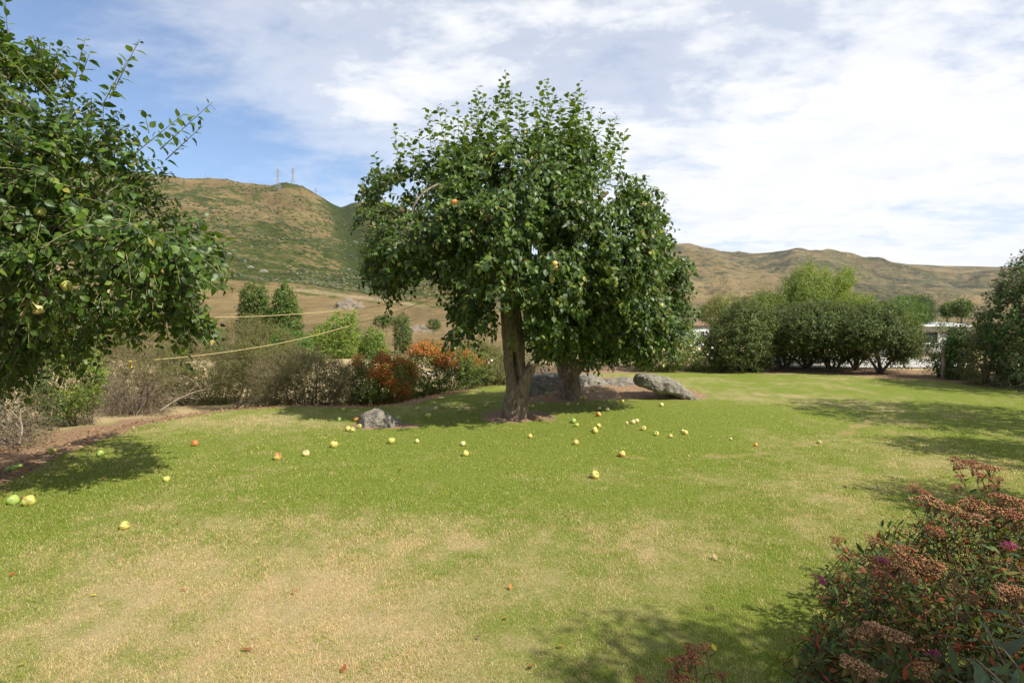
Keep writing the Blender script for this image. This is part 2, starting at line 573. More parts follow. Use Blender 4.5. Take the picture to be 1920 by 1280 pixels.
def hill_h(az, D):
    px = 960 + F * np.tan(np.clip(az, -1.38, 1.38))
    ca = np.maximum(np.cos(az), 0.45)
    X, Y = D * np.sin(az), D * np.cos(az)
    rl = np.interp(px, L_RIDGE[:, 0], L_RIDGE[:, 1])
    scarp = 524 + np.clip(px - 430, -600, 500) * 0.10
    # left: river flat, terrace, eroded bank, then the hillside up to its ridge
    kn = [55, 90, 150, 230, 300, 352, 368, 430]
    yl = [672, 661, 634, 600, 575, 553, None, None]
    py = np.zeros_like(D)
    ctl = np.stack([np.full_like(D, v) for v in (690, 668, 636, 604, 578)] + [scarp + 16, scarp + 4, scarp - 6], 0)
    top = np.stack([scarp + (rl - scarp) * f for f in (0.34, 0.66, 0.90, 1.0)], 0)
    ctl = np.concatenate([ctl, top], 0)
    kd = np.array([58, 90, 150, 230, 300, 356, 366, 430, 600, 800, 980, 1120], float)
    i = np.clip(np.searchsorted(kd, D, 'right') - 1, 0, len(kd) - 2)
    tt = np.clip((D - kd[i]) / (kd[i + 1] - kd[i]), 0, 1)
    j = np.arange(D.size)
    c2 = ctl.reshape(len(kd), -1)
    i_ = i.ravel()
    py = (c2[i_, j] * (1 - tt.ravel()) + c2[i_ + 1, j] * tt.ravel()).reshape(D.shape)
    Dm = np.minimum(D, 1120)
    zl = CAMZ + (605 - py) / F * Dm * ca
    zl = zl * np.where(D > 1120, np.clip(1 - (D - 1120) / 2600, 0.2, 1), 1)
    n = fbm(xyz(X / 150, Y / 150), 5, 51)
    rid = 1 - 2 * np.abs(fbm(xyz(X / 210 + 9, Y / 210), 4, 57) - 0.5)
    zl = zl + sstep(230, 700, D) * ((n - 0.5) * 34 + (rid - 0.8) * 30) * (1 - 0.55 * sstep(950, 1100, D)) + sstep(60, 200, D) * (fbm(xyz(X / 28, Y / 28), 3, 59) - 0.5) * 2.2
    # saddle gully right of the summit
    gc = 640 + (1120 - D) * 0.075
    zl = zl - 13 * np.exp(-((px - gc) / 30) ** 2) * sstep(430, 700, D) * (1 - .8 * sstep(900, 1120, D))
    crag = 1 - 2 * np.abs(fbm(xyz(X / 60, Y / 60 + 5), 3, 64) - .5)
    zl = zl + (crag - .75) * 9 * sstep(450, 700, D) * (1 - .3 * sstep(950, 1100, D))
    zl = zl + 3.5 * (fbm(xyz(X / 16, Y / 16), 2, 60) - 0.5) * sstep(900, 1100, D)
    # right: plain, a spur and the long far range
    rr_ = np.interp(px, R_RIDGE[:, 0], R_RIDGE[:, 1])
    sp = np.interp(px, R_SPUR[:, 0], R_SPUR[:, 1])
    kd = np.array([58, 100, 300, 700, 1050, 1500, 1800, 2150, 2700, 3200], float)
    ctl = np.stack([np.full_like(D, v) for v in (654, 634, 614, 602)] + [604 + (sp - 604) * 0.45, sp, sp - 1, sp + (rr_ - sp) * 0.40, sp + (rr_ - sp) * 0.86, rr_], 0).reshape(len(kd), -1)
    i_ = np.clip(np.searchsorted(kd, D, 'right') - 1, 0, len(kd) - 2).ravel()
    tt = np.clip((D.ravel() - kd[i_]) / (kd[i_ + 1] - kd[i_]), 0, 1)
    py = (ctl[i_, j] * (1 - tt) + ctl[i_ + 1, j] * tt).reshape(D.shape)
    zr = CAMZ + (605 - py) / F * np.minimum(D, 3200) * ca
    zr = zr * np.where(D > 3200, np.clip(1 - (D - 3200) / 4000, 0.2, 1), 1)
    n = fbm(xyz(X / 420, Y / 420), 5, 61)
    rid = 1 - 2 * np.abs(fbm(xyz(X / 520 + 3, Y / 520), 4, 67) - 0.5)
    zr = zr + sstep(700, 1500, D) * ((n - 0.5) * 130 + (rid - 0.8) * 120 + 40 * (1 - 2 * np.abs(fbm(xyz(X / 190, Y / 190), 4, 63) - .5) - .8)) * (1 - 0.90 * sstep(2300, 3100, D))
    wgt = sstep(900, 1180, px)
    z = zl * (1 - wgt) + zr * wgt
    return z


def hill_sheet(name, a0, a1, na, rads, mat):
    az = np.radians(np.linspace(a0, a1, na))
    A, R = np.meshgrid(az, rads)
    Z = hill_h(A, R)
    # meet the garden's ground sheet at the rim
    k = sstep(56, 80, R)
    G = ground_h((R * np.sin(A)).ravel(), (R * np.cos(A)).ravel()).reshape(R.shape)
    Z = Z * k + (G - 0.15) * (1 - k)
    V = np.stack([R * np.sin(A), R * np.cos(A), Z], -1).reshape(-1, 3)
    idx = np.arange(V.shape[0]).reshape(len(rads), na)
    Fq = np.stack([idx[:-1, :-1], idx[1:, :-1], idx[1:, 1:], idx[:-1, 1:]], -1).reshape(-1, 4)
    px = (960 + F * np.tan(np.clip(A, -1.38, 1.38))).ravel()
    D = R.ravel()
    gc = 640 + (1120 - D) * 0.075
    gul = np.exp(-((px - gc) / 30) ** 2) * sstep(430, 600, D) * (px < 1000)
    gul = gul - 0.9 * (px < 1000) * sstep(352, 340, D)
    scarp = np.exp(-((D - 361) / 3.0) ** 2) * (px < 900) * sstep(0.35, 0.6, fbm(xyz(V[:, 0] / 40, V[:, 1] / 40), 2, 5))
    band = sstep(400, 470, D) * sstep(800, 600, D) * (px < 1000)
    return tag(link(name, mesh(name, V, Fq, mat, {'gully': gul, 'bank': scarp, 'band': band})), kind='structure')


def hill_mat(name, tan1, tan2, green, dark, s):
    m, t, o = new_mat(name)
    pos = t.n('ShaderNodeNewGeometry').outputs['Position']
    gu = t.n('ShaderNodeAttribute', attribute_name='gully').outputs['Fac']
    bk = t.n('ShaderNodeAttribute', attribute_name='bank').outputs['Fac']
    bd = t.n('ShaderNodeAttribute', attribute_name='band').outputs['Fac']
    pm = t.n('ShaderNodeMapping', {'Vector': pos, 'Scale': (s, s, s * 2.2)}).outputs[0]
    n1 = t.noise(pm, 1 / 90, 8, 0.62, 0.6)
    n2 = t.noise(pm, 1 / 22, 7, 0.65, 0.4)
    n3 = t.noise(pm, 1 / 5, 5, 0.7)
    n4 = t.noise(pm, 1 / 160, 5, 0.6, 0.8)
    c = t.mix(t.sstep(n1, 0.35, 0.65), tan1, tan2)
    c = t.mix(t.sstep(n2, 0.42, 0.62, 0, 0.5), c, [v * 1.25 for v in tan2])
    c = t.mix(t.sstep(n3, 0.45, 0.75, 0, 0.4), c, [v * 0.55 for v in tan1])
    g = t.math('ADD', t.math('MULTIPLY', n2, 0.6), t.math('ADD', t.math('MULTIPLY', n4, 0.5), t.math('MULTIPLY_ADD', n3, 0.42, -0.17)))
    g = t.math('ADD', g, t.math('ADD', t.math('MULTIPLY', gu, 0.22), t.math('MULTIPLY', bd, 0.055)))
    c = t.mix(t.sstep(g, 0.545, 0.62, 0, 0.92), c, green)
    c = t.mix(t.sstep(t.math('ADD', g, t.math('MULTIPLY_ADD', n3, 0.3, -0.15)), 0.61, 0.70, 0, 0.8), c, dark)
    c = t.mix(t.math('MULTIPLY', bk, 0.55), c, (0.34, 0.26, 0.16))
    b = t.n('ShaderNodeBsdfPrincipled', {'Base Color': c, 'Roughness': 0.95, 'Specular IOR Level': 0.05})
    bn = t.n('ShaderNodeBump', {'Height': n2, 'Strength': 0.9, 'Distance': 9.0 / s})
    t.link(bn.outputs[0], b.inputs['Normal'])
    t.link(b.outputs[0], o.inputs[0])
    return m


M_HILL = hill_mat('hill_left', (0.130, 0.093, 0.043), (0.190, 0.137, 0.063), (0.058, 0.070, 0.016), (0.026, 0.038, 0.010), 1.0)
M_HILL2 = hill_mat('hill_right', (0.150, 0.108, 0.052), (0.215, 0.158, 0.076), (0.105, 0.095, 0.044), (0.045, 0.044, 0.026), 0.30)
A_SPLIT = math.degrees(math.atan((1030 - 960) / F))
hill_sheet('hillside', -78, A_SPLIT, 520, np.concatenate([np.geomspace(56, 350, 50), np.linspace(353, 372, 14), np.geomspace(380, 1200, 110), np.geomspace(1260, 3600, 10)]), M_HILL)
hill_sheet('far_hills', A_SPLIT, 78, 420, np.concatenate([np.geomspace(56, 700, 40), np.geomspace(730, 3300, 130), np.geomspace(3500, 6000, 8)]), M_HILL2)


def hill_pt(px, D):
    a = math.atan((px - 960) / F)
    z = float(hill_h(np.array([a]), np.array([float(D)]))[0])
    return Vector((D * math.sin(a), D * math.cos(a), z))


def hill_pts(px, D):
    a = np.arctan((np.asarray(px, float) - 960) / F)
    return np.stack([D * np.sin(a), D * np.cos(a), hill_h(a, D)], -1)

# ------------------------------------------------------------------ leaves and crowns
L8 = np.array([(0, 0), (-.36, .26), (0, .26), (.36, .26), (-.40, .60), (0, .60), (.40, .60), (0, 1)], float)
T8 = np.array([(0, 2, 1), (0, 3, 2), (1, 2, 5), (1, 5, 4), (2, 3, 6), (2, 6, 5), (4, 5, 7), (5, 6, 7)])
L4 = np.array([(0, 0), (-.42, .42), (0, .5), (.42, .42), (0, 1)], float)
T4 = np.array([(0, 2, 1), (0, 3, 2), (1, 2, 4), (2, 3, 4)])
L2 = np.array([(0, 0), (-.42, .45), (.42, .45), (0, 1)], float)
T2 = np.array([(0, 3, 1), (0, 2, 3)])
LT = {8: (L8, T8), 4: (L4, T4), 2: (L2, T2)}


def leaf_mesh(lv, tris=8):
    """lv: dict pos, ax, nrm, size, wid, col, curl, fold"""
    tm, tt = LT[tris]
    y = unit(lv['ax'])
    x = unit(np.cross(y, lv['nrm']))
    z = np.cross(x, y)
    s = lv['size'][:, None]
    tx = tm[None, :, 0] * lv['wid'][:, None]
    ty = np.broadcast_to(tm[None, :, 1], tx.shape)
    tz = -lv['curl'][:, None] * ty ** 2 + lv['fold'][:, None] * np.abs(tx)
    V = lv['pos'][:, None] + (s * tx)[..., None] * x[:, None] + (s * ty)[..., None] * y[:, None] + (s * tz)[..., None] * z[:, None]
    n, k = V.shape[:2]
    Fi = (tt[None] + (np.arange(n) * k)[:, None, None]).reshape(-1, 3)
    col = np.repeat(lv['col'], k, 0)
    return V.reshape(-1, 3), Fi, col


def jitter_cols(n, cols, wts=None, var=0.25, r=rng):
    cols = np.array(cols, float)
    i = r.choice(len(cols), n, p=None if wts is None else np.array(wts) / np.sum(wts))
    c = cols[i] * (1 + var * r.uniform(-1, 1, (n, 1)))
    return np.clip(c * (1 + 0.08 * r.uniform(-1, 1, (n, 3))), 0.003, 0.9)


def shoots(p0, d0, L, step, leafsize, cols, wts=None, droop=0.5, K=6, wid=0.62, up=0.6, r=rng, hang=0.35, skip=0.0, taper=0.35, spread=0.9, out=None):
    """leafy shoots: returns leaf dict and polylines"""
    N = len(p0)
    d0 = unit(d0)
    tt = np.linspace(0, 1, K)
    s = L[:, None] * tt[None]
    P = p0[:, None] + d0[:, None] * s[..., None]
    P = P + np.array([0, 0, -1.0]) * (droop * s ** 2)[..., None] if np.isscalar(droop) else P + np.array([0, 0, -1.0]) * (droop[:, None] * s ** 2)[..., None]
    nl = np.maximum(3, (L * (1 - skip) / step).astype(int))
    own = np.repeat(np.arange(N), nl)
    j = np.concatenate([np.arange(k) for k in nl])
    u = skip + (1 - skip) * (j + 0.6) / nl[own]
    u = np.clip(u + r.uniform(-.03, .03, len(u)), 0, 1)
    sl = L[own] * u
    dr = droop if np.isscalar(droop) else droop[own]
    pos = p0[own] + d0[own] * sl[:, None] + np.array([0, 0, -1.0]) * (dr * sl ** 2)[:, None]
    tan = unit(d0[own] + np.array([0, 0, -1.0]) * (2 * dr * sl)[:, None])
    ref = np.where(np.abs(tan[:, 2:3]) > 0.9, np.array([1.0, 0, 0]), np.array([0, 0, 1.0]))
    e1 = unit(np.cross(tan, ref))
    e2 = np.cross(tan, e1)
    ph = 2.4 * j + own * 1.7 + r.uniform(-.5, .5, len(j))
    perp = np.cos(ph)[:, None] * e1 + np.sin(ph)[:, None] * e2
    ax = unit(tan * 0.55 + perp * spread + np.array([0, 0, -hang]) + r.normal(0, .18, pos.shape))
    nr = unit(np.array([0, 0, up]) + 0.45 * perp + tan * 0.5 + r.normal(0, .38, pos.shape))
    if out is not None:
        nr = unit(0.85 * out[own] + np.array([0, 0, up]) + r.normal(0, .42, pos.shape))
    size = leafsize * (1 - taper * u ** 2) * r.uniform(.55, 1.25, len(u))
    pos = pos + perp * 0.012
    lv = dict(pos=pos, ax=ax, nrm=nr, size=size, wid=wid * r.uniform(.85, 1.15, len(u)), col=jitter_cols(len(u), cols, wts, r=r),
              curl=r.uniform(-.05, .55, len(u)), fold=r.uniform(.05, .6, len(u)))
    return lv, P


def merge(lvs):
    return {k: np.concatenate([l[k] for l in lvs]) for k in lvs[0]}


def sub(lv, m):
    return {k: v[m] for k, v in lv.items()}


def crown_points(poly, Y0, hd, n, dm, r, gap=0.0, seed=0, shell=0.5, gscale=0.45):
    """points through the volume of a crown whose outline is known; each with an outward direction"""
    poly = np.array(poly, float)
    lo, hi = poly.min(0), poly.max(0)
    out_p, out_d = [], []
    cx = poly.mean(0)
    got = 0
    while got < n:
        q = r.uniform(lo, hi, (n * 2, 2))
        q = q[inpoly(q, poly)]
        d = polydist(q, poly)
        e = np.clip(d / dm, 0, 1)
        th = np.sqrt(np.clip(1 - (1 - e) ** 2, 0, 1))
        sgn = np.where(r.random(len(q)) < 0.62, -1.0, 1.0)
        u = 1 - (r.random(len(q)) ** 1.7) * (1 - shell * 0) * 0.85
        dy = sgn * u * th * hd
        P = at(q[:, 0], q[:, 1], Y0 + dy)
        if gap > 0:
            nz = fbm(P / gscale, 2, seed)
            k = nz > gap
            P, q, dy, e, th = P[k], q[k], dy[k], e[k], th[k]
        # outward
        dx = (q[:, 0] - cx[0]) / (hi[0] - lo[0]) * 2
        dz = -(q[:, 1] - cx[1]) / (hi[1] - lo[1]) * 2
        D = np.stack([dx * (1.2 - e), dy / hd * 1.1, dz * (1.2 - e)], -1)
        out_p.append(P); out_d.append(unit(D + 1e-6)); got += len(P)
    return np.concatenate(out_p)[:n], np.concatenate(out_d)[:n]


def emit_leaves(root, lv, tris, mat, base, n_ind=0, name='foliage', leaf_name='leaf', r=rng):
    """one foliage mesh, plus the n_ind leaves that show largest as parts of their own"""
    base = np.array(base)
    if n_ind:
        mid = lv['pos'] + unit(lv['ax']) * lv['size'][:, None] * 0.5
        qx, qy, dep = project(mid)
        vis = (qx > 5) & (qx < 1915) & (qy > 5) & (qy < 1275) & (dep > 0.3)
        fac = np.abs(np.sum(unit(lv['nrm']) * unit(mid - np.array([0, 0, CAMZ])), -1))
        scr = lv['size'] * F / np.maximum(dep, .3) * (0.35 + fac)
        cell = (qx // 9).astype(int) * 1000 + (qy // 9).astype(int)
        order = np.argsort(dep)
        front = np.zeros(len(qx), bool)
        seen = {}
        for i in order:
            if not vis[i]: continue
            c0 = cell[i]
            if c0 in seen: continue
            seen[c0] = 1
            front[i] = True
        scr = np.where(front, scr, 0)
        pick = np.argsort(-scr)[:n_ind]
        pick = pick[scr[pick] > 0]
        m = np.ones(len(qx), bool)
        m[pick] = False
        sel = sub(lv, pick)
        # shared leaf meshes in a dozen tints
        oc = np.argsort(sel['col'].sum(1))
        groups = np.array_split(oc, 12)
        for g in groups:
            if not len(g): continue
            one = dict(pos=np.zeros((1, 3)), ax=np.array([[0, 1.0, 0]]), nrm=np.array([[0, 0, 1.0]]), size=np.ones(1), wid=np.array([sel['wid'].mean()]),
                       col=sel['col'][g].mean(0, keepdims=True), curl=np.array([r.uniform(.05, .3)]), fold=np.array([r.uniform(.1, .4)]))
            v, f, c = leaf_mesh(one, tris)
            ml = mesh(leaf_name, v, f, mat, {'col': c})
            for i in g:
                y = Vector(sel['ax'][i]).normalized()
                x = y.cross(Vector(sel['nrm'][i])).normalized()
                z = x.cross(y)
                s = float(sel['size'][i])
                Mx = Matrix((x * s, y * s, z * s)).transposed().to_4x4()
                Mx.translation = Vector(sel['pos'][i] - base)
                ob = bpy.data.objects.new(leaf_name, ml)
                ob.parent = root
                ob.matrix_basis = Mx
                COL.objects.link(ob)
        lv = sub(lv, m)
    v, f, c = leaf_mesh(lv, tris)
    return link(name, mesh(name, v - base, f, mat, {'col': c}), root, kind='stuff')


def emit_twigs(root, P, r0, r1, mat, base, sides=3, name='twigs'):
    K = P.shape[1]
    R = np.broadcast_to(np.linspace(r0, r1, K)[None], P.shape[:2])
    v, f = tubes(P, R, sides)
    return link(name, mesh(name, v - np.array(base), f, mat), root, kind='stuff')


def limb(root, pts, r0, r1, base, mat=None, sides=10, n=22, name='limb', rough=0.10, seed=0):
    P = smooth_path(pts, n)
    v, f = tube1(P, np.linspace(r0, r1, n), sides)
    c = np.repeat(P, sides, 0)
    nz = fbm(v * np.array([9, 9, 5]), 3, seed)
    v = c + (v - c) * (1 + (nz[:, None] - 0.5) * 4 * rough)
    return link(name, mesh(name, v - np.array(base), f, mat or M_BARK), root)

# ================================================================== apple trees
APPLE_COLS = [(0.043, 0.082, 0.010), (0.066, 0.114, 0.013), (0.024, 0.049, 0.008), (0.104, 0.156, 0.020), (0.30, 0.26, 0.06)]
APPLE_W = [.35, .30, .19, .15, .014]
SHOOT_COLS = [(0.085, 0.130, 0.016), (0.06, 0.100, 0.013), (0.115, 0.165, 0.024)]


def lathe(profile, n=18):
    a = np.arange(n) / n * 2 * math.pi
    pr_ = np.array(profile, float)
    V = np.stack([pr_[:, :1] * np.cos(a), pr_[:, :1] * np.sin(a), np.broadcast_to(pr_[:, 1:2], (len(pr_), n))], -1).reshape(-1, 3)
    idx = np.arange(len(V)).reshape(len(pr_), n)
    Fq = np.stack([idx[:-1], np.roll(idx[:-1], -1, 1), np.roll(idx[1:], -1, 1), idx[1:]], -1).reshape(-1, 4)
    return V, Fq


def apple_mesh(name, base, blush, amt, sq=0.9, seed=0):
    prof = [(0.003, -.36), (.08, -.37), (.16, -.42), (.26, -.41), (.38, -.30), (.47, -.12), (.50, .06), (.46, .24), (.36, .36), (.24, .41), (.13, .38), (.05, .31), (.003, .28)]
    V, Fq = lathe(prof, 18)
    V[:, 2] *= sq / 0.84
    lump = 1 + 0.10 * (fbm(V * 2.2 + seed * 5, 2, seed) - 0.5) + 0.025 * np.cos(5 * np.arctan2(V[:, 1], V[:, 0])) * (V[:, 2] < 0)
    V = V * lump[:, None]
    k = sstep(0.35, 0.9, V[:, 0] + 0.35 + 0.35 * (fbm(V * 5, 3, seed + 3) - 0.5)) * amt
    c = np.array(base) * (1 - k[:, None]) + np.array(blush) * k[:, None]
    c = c * (0.92 + 0.2 * fbm(V * 14, 2, seed + 9))[:, None]
    br = sstep(.60, .68, fbm(V * 3.1 + seed * 3.7, 3, seed + 21))[:, None] * .75
    c = c * (1 - br) + np.array((0.20, 0.10, 0.04)) * br
    dimple = sstep(0.30, 0.10, np.hypot(V[:, 0], V[:, 1]))[:, None] * 0.6
    c = c * (1 - dimple) + np.array((0.22, 0.17, 0.05)) * dimple
    return mesh(name, V, Fq, M_FRUIT, {'col': c})


YEL, LIME, PALE = (0.56, 0.49, 0.11), (0.42, 0.46, 0.09), (0.60, 0.52, 0.22)
ME_APPLE = {
    'yellow': apple_mesh('apple', YEL, (0.70, 0.36, 0.08), 0.35, .9, 1),
    'lime': apple_mesh('apple', LIME, YEL, 0.5, .95, 2),
    'pale': apple_mesh('apple', PALE, (0.72, 0.42, 0.16), 0.45, .86, 3),
    'blush': apple_mesh('apple', YEL, (0.52, 0.075, 0.03), 1.0, .9, 4),
    'orange': apple_mesh('apple', (0.62, 0.27, 0.04), (0.50, 0.10, 0.03), 0.8, .88, 5),
    'brown': apple_mesh('apple', (0.22, 0.10, 0.035), (0.14, 0.05, 0.02), 0.8, .8, 6),
    'green': apple_mesh('apple', (0.24, 0.36, 0.07), (0.34, 0.42, 0.08), 0.6, .92, 7),
}
v, f = tube1(smooth_path([(0, 0, .27), (.02, 0, .40), (.06, .02, .52)], 5), .028, 5)
ME_STEM = mesh('stem', v, f, M_TWIG)


def trunk_mesh(path, radii, nr, ns, seed, flare=0.0, hollow=None, rough=0.13):
    P = smooth_path(path, nr)
    Rr = np.interp(np.linspace(0, 1, nr), np.linspace(0, 1, len(radii)), radii)
    v, f = tubes(P[None], Rr[None], ns)
    c = np.repeat(P, ns, 0)
    off = v - c
    th = np.arctan2(off[:, 1], off[:, 0])
    rad = np.linalg.norm(off, axis=1)
    z = v[:, 2] - path[0][2]
    q = np.stack([np.cos(th) * 1.8, np.sin(th) * 1.8, z * 1.5], -1)
    n1 = fbm(q * 1.1 + seed, 3, seed) - 0.5
    q2 = np.stack([np.cos(th) * 7, np.sin(th) * 7, z * 5], -1)
    n2 = 1 - 2 * np.abs(fbm(q2 + seed, 4, seed + 3) - 0.5) - 0.75
    k = 1 + n1 * 0.55 + n2 * rough * 1.2
    k = k + flare * np.exp(-z / 0.10) * (0.7 + 0.6 * np.cos(th * 5 + seed))
    if hollow:
        a0, w0, z0, z1, dep = hollow
        da = np.abs((th - a0 + math.pi) % (2 * math.pi) - math.pi)
        zc = (z - z0) / (z1 - z0)
        m = sstep(1.0, 0.72, da / (w0 * (0.75 + 0.35 * (1 - zc)))) * sstep(0, .18, zc) * sstep(1, .75, zc)
        lip = np.exp(-((da / w0 - 1.2) / 0.3) ** 2) * sstep(0, .2, zc) * sstep(1, .8, zc)
        k = k * (1 - dep * m) + 0.16 * lip
    return c + off * k[:, None], f


def hang_fruit(root, base, spots, size=0.075):
    for (px, py, Y, kind) in spots:
        p = at(px, py, Y)
        ob = link('fruit', ME_APPLE[kind], root, Vector(p - base))
        ob.scale = (size,) * 3
        ob.rotation_euler = (random.uniform(-.4, .4), random.uniform(-.4, .4), random.uniform(0, 6))


# ---- the tree in front, hollow trunk
b1 = np.array(gp(968, 779)); b1[2] -= 0.03
t1 = thing('apple_tree', b1, 'large leafy apple tree with a hollow split trunk, in the middle of the lawn', 'tree', 'apple trees on the lawn')
Y1 = b1[1]
tp = [at(967, 784, Y1), at(969, 752, Y1), at(970, 716, Y1), at(964, 680, Y1), at(962, 640, Y1), at(958, 590, Y1), at(955, 540, Y1)]
v, f = trunk_mesh(tp, [.20, .20, .175, .158, .152, .15, .14], 110, 96, 3, 0.10, (-math.pi / 2 + .12, .30, .42, 1.12, .80), .17)
# the rotten inside of the hollow is its own wood
cz = v[:, 2] - tp[0][2]
ang = (np.arange(len(v)) % 96) / 96
pc = smooth_path(tp, 110)
offv = v - np.repeat(pc, 96, 0)
th_ = np.arctan2(offv[:, 1], offv[:, 0])
inside = (np.abs(th_ - (-math.pi / 2 + .12)) < .24) & (np.linalg.norm(offv, axis=1) < .105) & (cz > .4) & (cz < 1.14)
M_ROT = plain('rotten_wood', (0.035, 0.024, 0.016), .95, .05, 20, .5)
link('trunk', mesh('trunk', v - b1, f, [M_BARK, M_ROT], matidx=inside[f].all(1).astype(int)), t1)
stub = [at(972, 735, Y1 - .02), at(983, 712, Y1 - .05), at(992, 695, Y1 - .07), at(997, 684, Y1 - .07)]
v, f = trunk_mesh(stub, [.13, .10, .085, .07], 16, 22, 9, 0, None, .1)
link('branch_stub', mesh('branch_stub', v - b1, f, M_BARK), t1)
top = at(955, 545, Y1)
for i, (pts, r0) in enumerate((
        ([(957, 560, 0), (930, 500, -.1), (895, 440, -.4), (850, 400, -.7), (815, 385, -.8)], .08),
        ([(957, 560, 0), (960, 480, .1), (955, 400, .2), (950, 300, .2)], .11),
        ([(957, 565, 0), (1000, 500, -.3), (1050, 440, -.7), (1110, 380, -.9)], .10),
        ([(957, 570, 0), (920, 520, .5), (860, 450, .9), (790, 420, 1.2)], .09),
        ([(957, 560, 0), (1010, 490, .5), (1070, 420, 1.0), (1140, 360, 1.1)], .09),
        ([(957, 560, 0), (950, 500, -.6), (930, 430, -1.3), (900, 390, -1.7)], .08))):
    limb(t1, [at(a, c, Y1 + d) for a, c, d in pts], r0, .028, b1, seed=i)
# pale bare branch seen curving through the leaves, upper left
limb(t1, [at(822, 345, Y1 - 1.7), at(796, 360, Y1 - 1.8), at(778, 382, Y1 - 1.85), at(772, 402, Y1 - 1.85)], .014, .010, b1, M_TWIG, 8, 14, 'branch')

POLY1 = [(712, 355), (735, 335), (765, 322), (810, 315), (850, 295), (900, 280), (960, 268), (1030, 262), (1090, 270), (1130, 300), (1160, 338), (1195, 370), (1226, 405), (1240, 455), (1228, 505), (1185, 550),
         (1120, 590), (1060, 620), (1010, 640), (992, 600), (985, 545), (950, 505), (930, 530), (912, 565), (893, 590), (868, 600), (855, 570), (845, 525), (820, 490), (795, 500), (770, 512), (742, 522), (718, 518), (704, 500), (702, 470), (710, 430), (698, 400), (700, 370)]
lvs = []
P, D = crown_points(POLY1, Y1, 1.65, 3300, 170, rng, gap=0.475, seed=11, gscale=.62)
zrel = (P[:, 2] - 2.0) / 3.0
d0 = D * 0.9 + rng.normal(0, .35, P.shape) + np.stack([0 * zrel, 0 * zrel, np.clip(zrel * 1.4 - .75, -.75, 1.1)], -1)
lv, tw1 = shoots(P, d0, rng.uniform(.20, .42, len(P)), .031, .098, APPLE_COLS, APPLE_W, droop=0.6, wid=.78, out=D, hang=.5)
lvs.append(lv)
tws = [tw1]
# hanging curtains on the left and over the trunk
H = []
for (px, py, n, sx, sy, dY) in ((735, 495, 34, 20, 26, -.3), (868, 580, 30, 12, 26, -.9), (705, 470, 22, 8, 36, -.2), (885, 505, 40, 24, 44, -1.2), (1010, 500, 44, 36, 36, -1.4), (1050, 575, 40, 40, 30, -.9), (760, 470, 30, 26, 40, -.9), (800, 440, 34, 40, 30, -1.2), (690, 400, 20, 8, 40, 0), (915, 590, 8, 8, 12, -.6), (1012, 585, 26, 12, 26, -.7), (1000, 545, 26, 14, 24, -1.0), (960, 380, 60, 40, 50, -1.55), (1010, 340, 30, 30, 30, -1.4), (930, 470, 30, 26, 30, -1.5), (970, 450, 36, 24, 40, -1.5), (1080, 470, 30, 40, 40, -1.4), (1150, 440, 40, 40, 45, -1.1), (1195, 460, 36, 26, 40, -.7), (1170, 520, 30, 36, 26, -.8), (1190, 390, 24, 20, 20, -.4)):
    H.append(at(px + rng.normal(0, sx, n), py + rng.normal(0, sy, n), Y1 + dY + rng.normal(0, .18, n)))
H = np.concatenate(H)
hd_ = rng.normal(0, .45, H.shape) + np.array([0, -.35, -.55])
lv, tw = shoots(H, hd_, rng.uniform(.18, .36, len(H)), .026, .098, APPLE_COLS, APPLE_W, droop=.6, hang=.55, wid=.78, out=np.tile([[.1, -.8, .3]], (len(H), 1)))
lvs.append(lv); tws.append(tw)
# upright water shoots along the top
S, SD, SL = [], [], []
for (px, py, ln, lean) in ((738, 232, 90, -.12), (760, 246, 80, -.05), (786, 240, 70, 0), (700, 288, 60, -.3), (822, 190, 150, -.12), (803, 212, 120, -.15), (836, 200, 120, .0), (858, 186, 140, -.03), (872, 215, 100, .02), (895, 150, 170, -.06), (905, 165, 160, .03),
                           (884, 185, 120, 0), (925, 175, 130, -.03), (948, 120, 200, -.02), (940, 142, 180, .02), (960, 160, 160, .05), (975, 168, 140, .02), (1000, 178, 120, 0), (1012, 152, 160, -.02), (1026, 140, 180, .02), (1038, 165, 150, 0), (1052, 180, 130, .04),
                           (1068, 172, 130, -.02), (1085, 140, 190, .02), (1095, 165, 170, .05), (1078, 185, 120, 0), (1110, 195, 140, .04), (1128, 200, 140, .08), (1158, 208, 150, .16), (1145, 222, 120, .1), (1172, 240, 120, .2), (1212, 325, 90, .5), (1250, 395, 80, .55), (1238, 388, 60, .4), (985, 185, 120, 0), (915, 195, 120, 0), (850, 225, 90, -.05), (770, 262, 60, -.1), (1155, 245, 90, .1), (1198, 330, 60, .3)):
    for q in range(2 if ln > 125 else 1):
        dY = rng.uniform(-.9, .9)
        L = ln * 1.15 / F * Y1 * rng.uniform(.85, 1.1)
        d = unit(np.array([lean + rng.normal(0, .05), rng.normal(0, .10), 1.0]))
        S.append(at(px + (rng.normal(0, 9) if q else 0), py + (rng.uniform(8, 40) if q else 0), Y1 + dY) - d * L); SD.append(d); SL.append(L)
lv, tw = shoots(np.array(S), np.array(SD), np.array(SL), .034, .122, SHOOT_COLS, droop=.03, hang=-.02, up=.75, wid=.86, taper=.35, spread=1.1)
lvs.append(lv); tws.append(tw)
LV = merge(lvs)
emit_leaves(t1, LV, 8, M_LEAF, b1, 300)
emit_twigs(t1, np.concatenate(tws), .0065, .0025, M_SHOOT, b1)
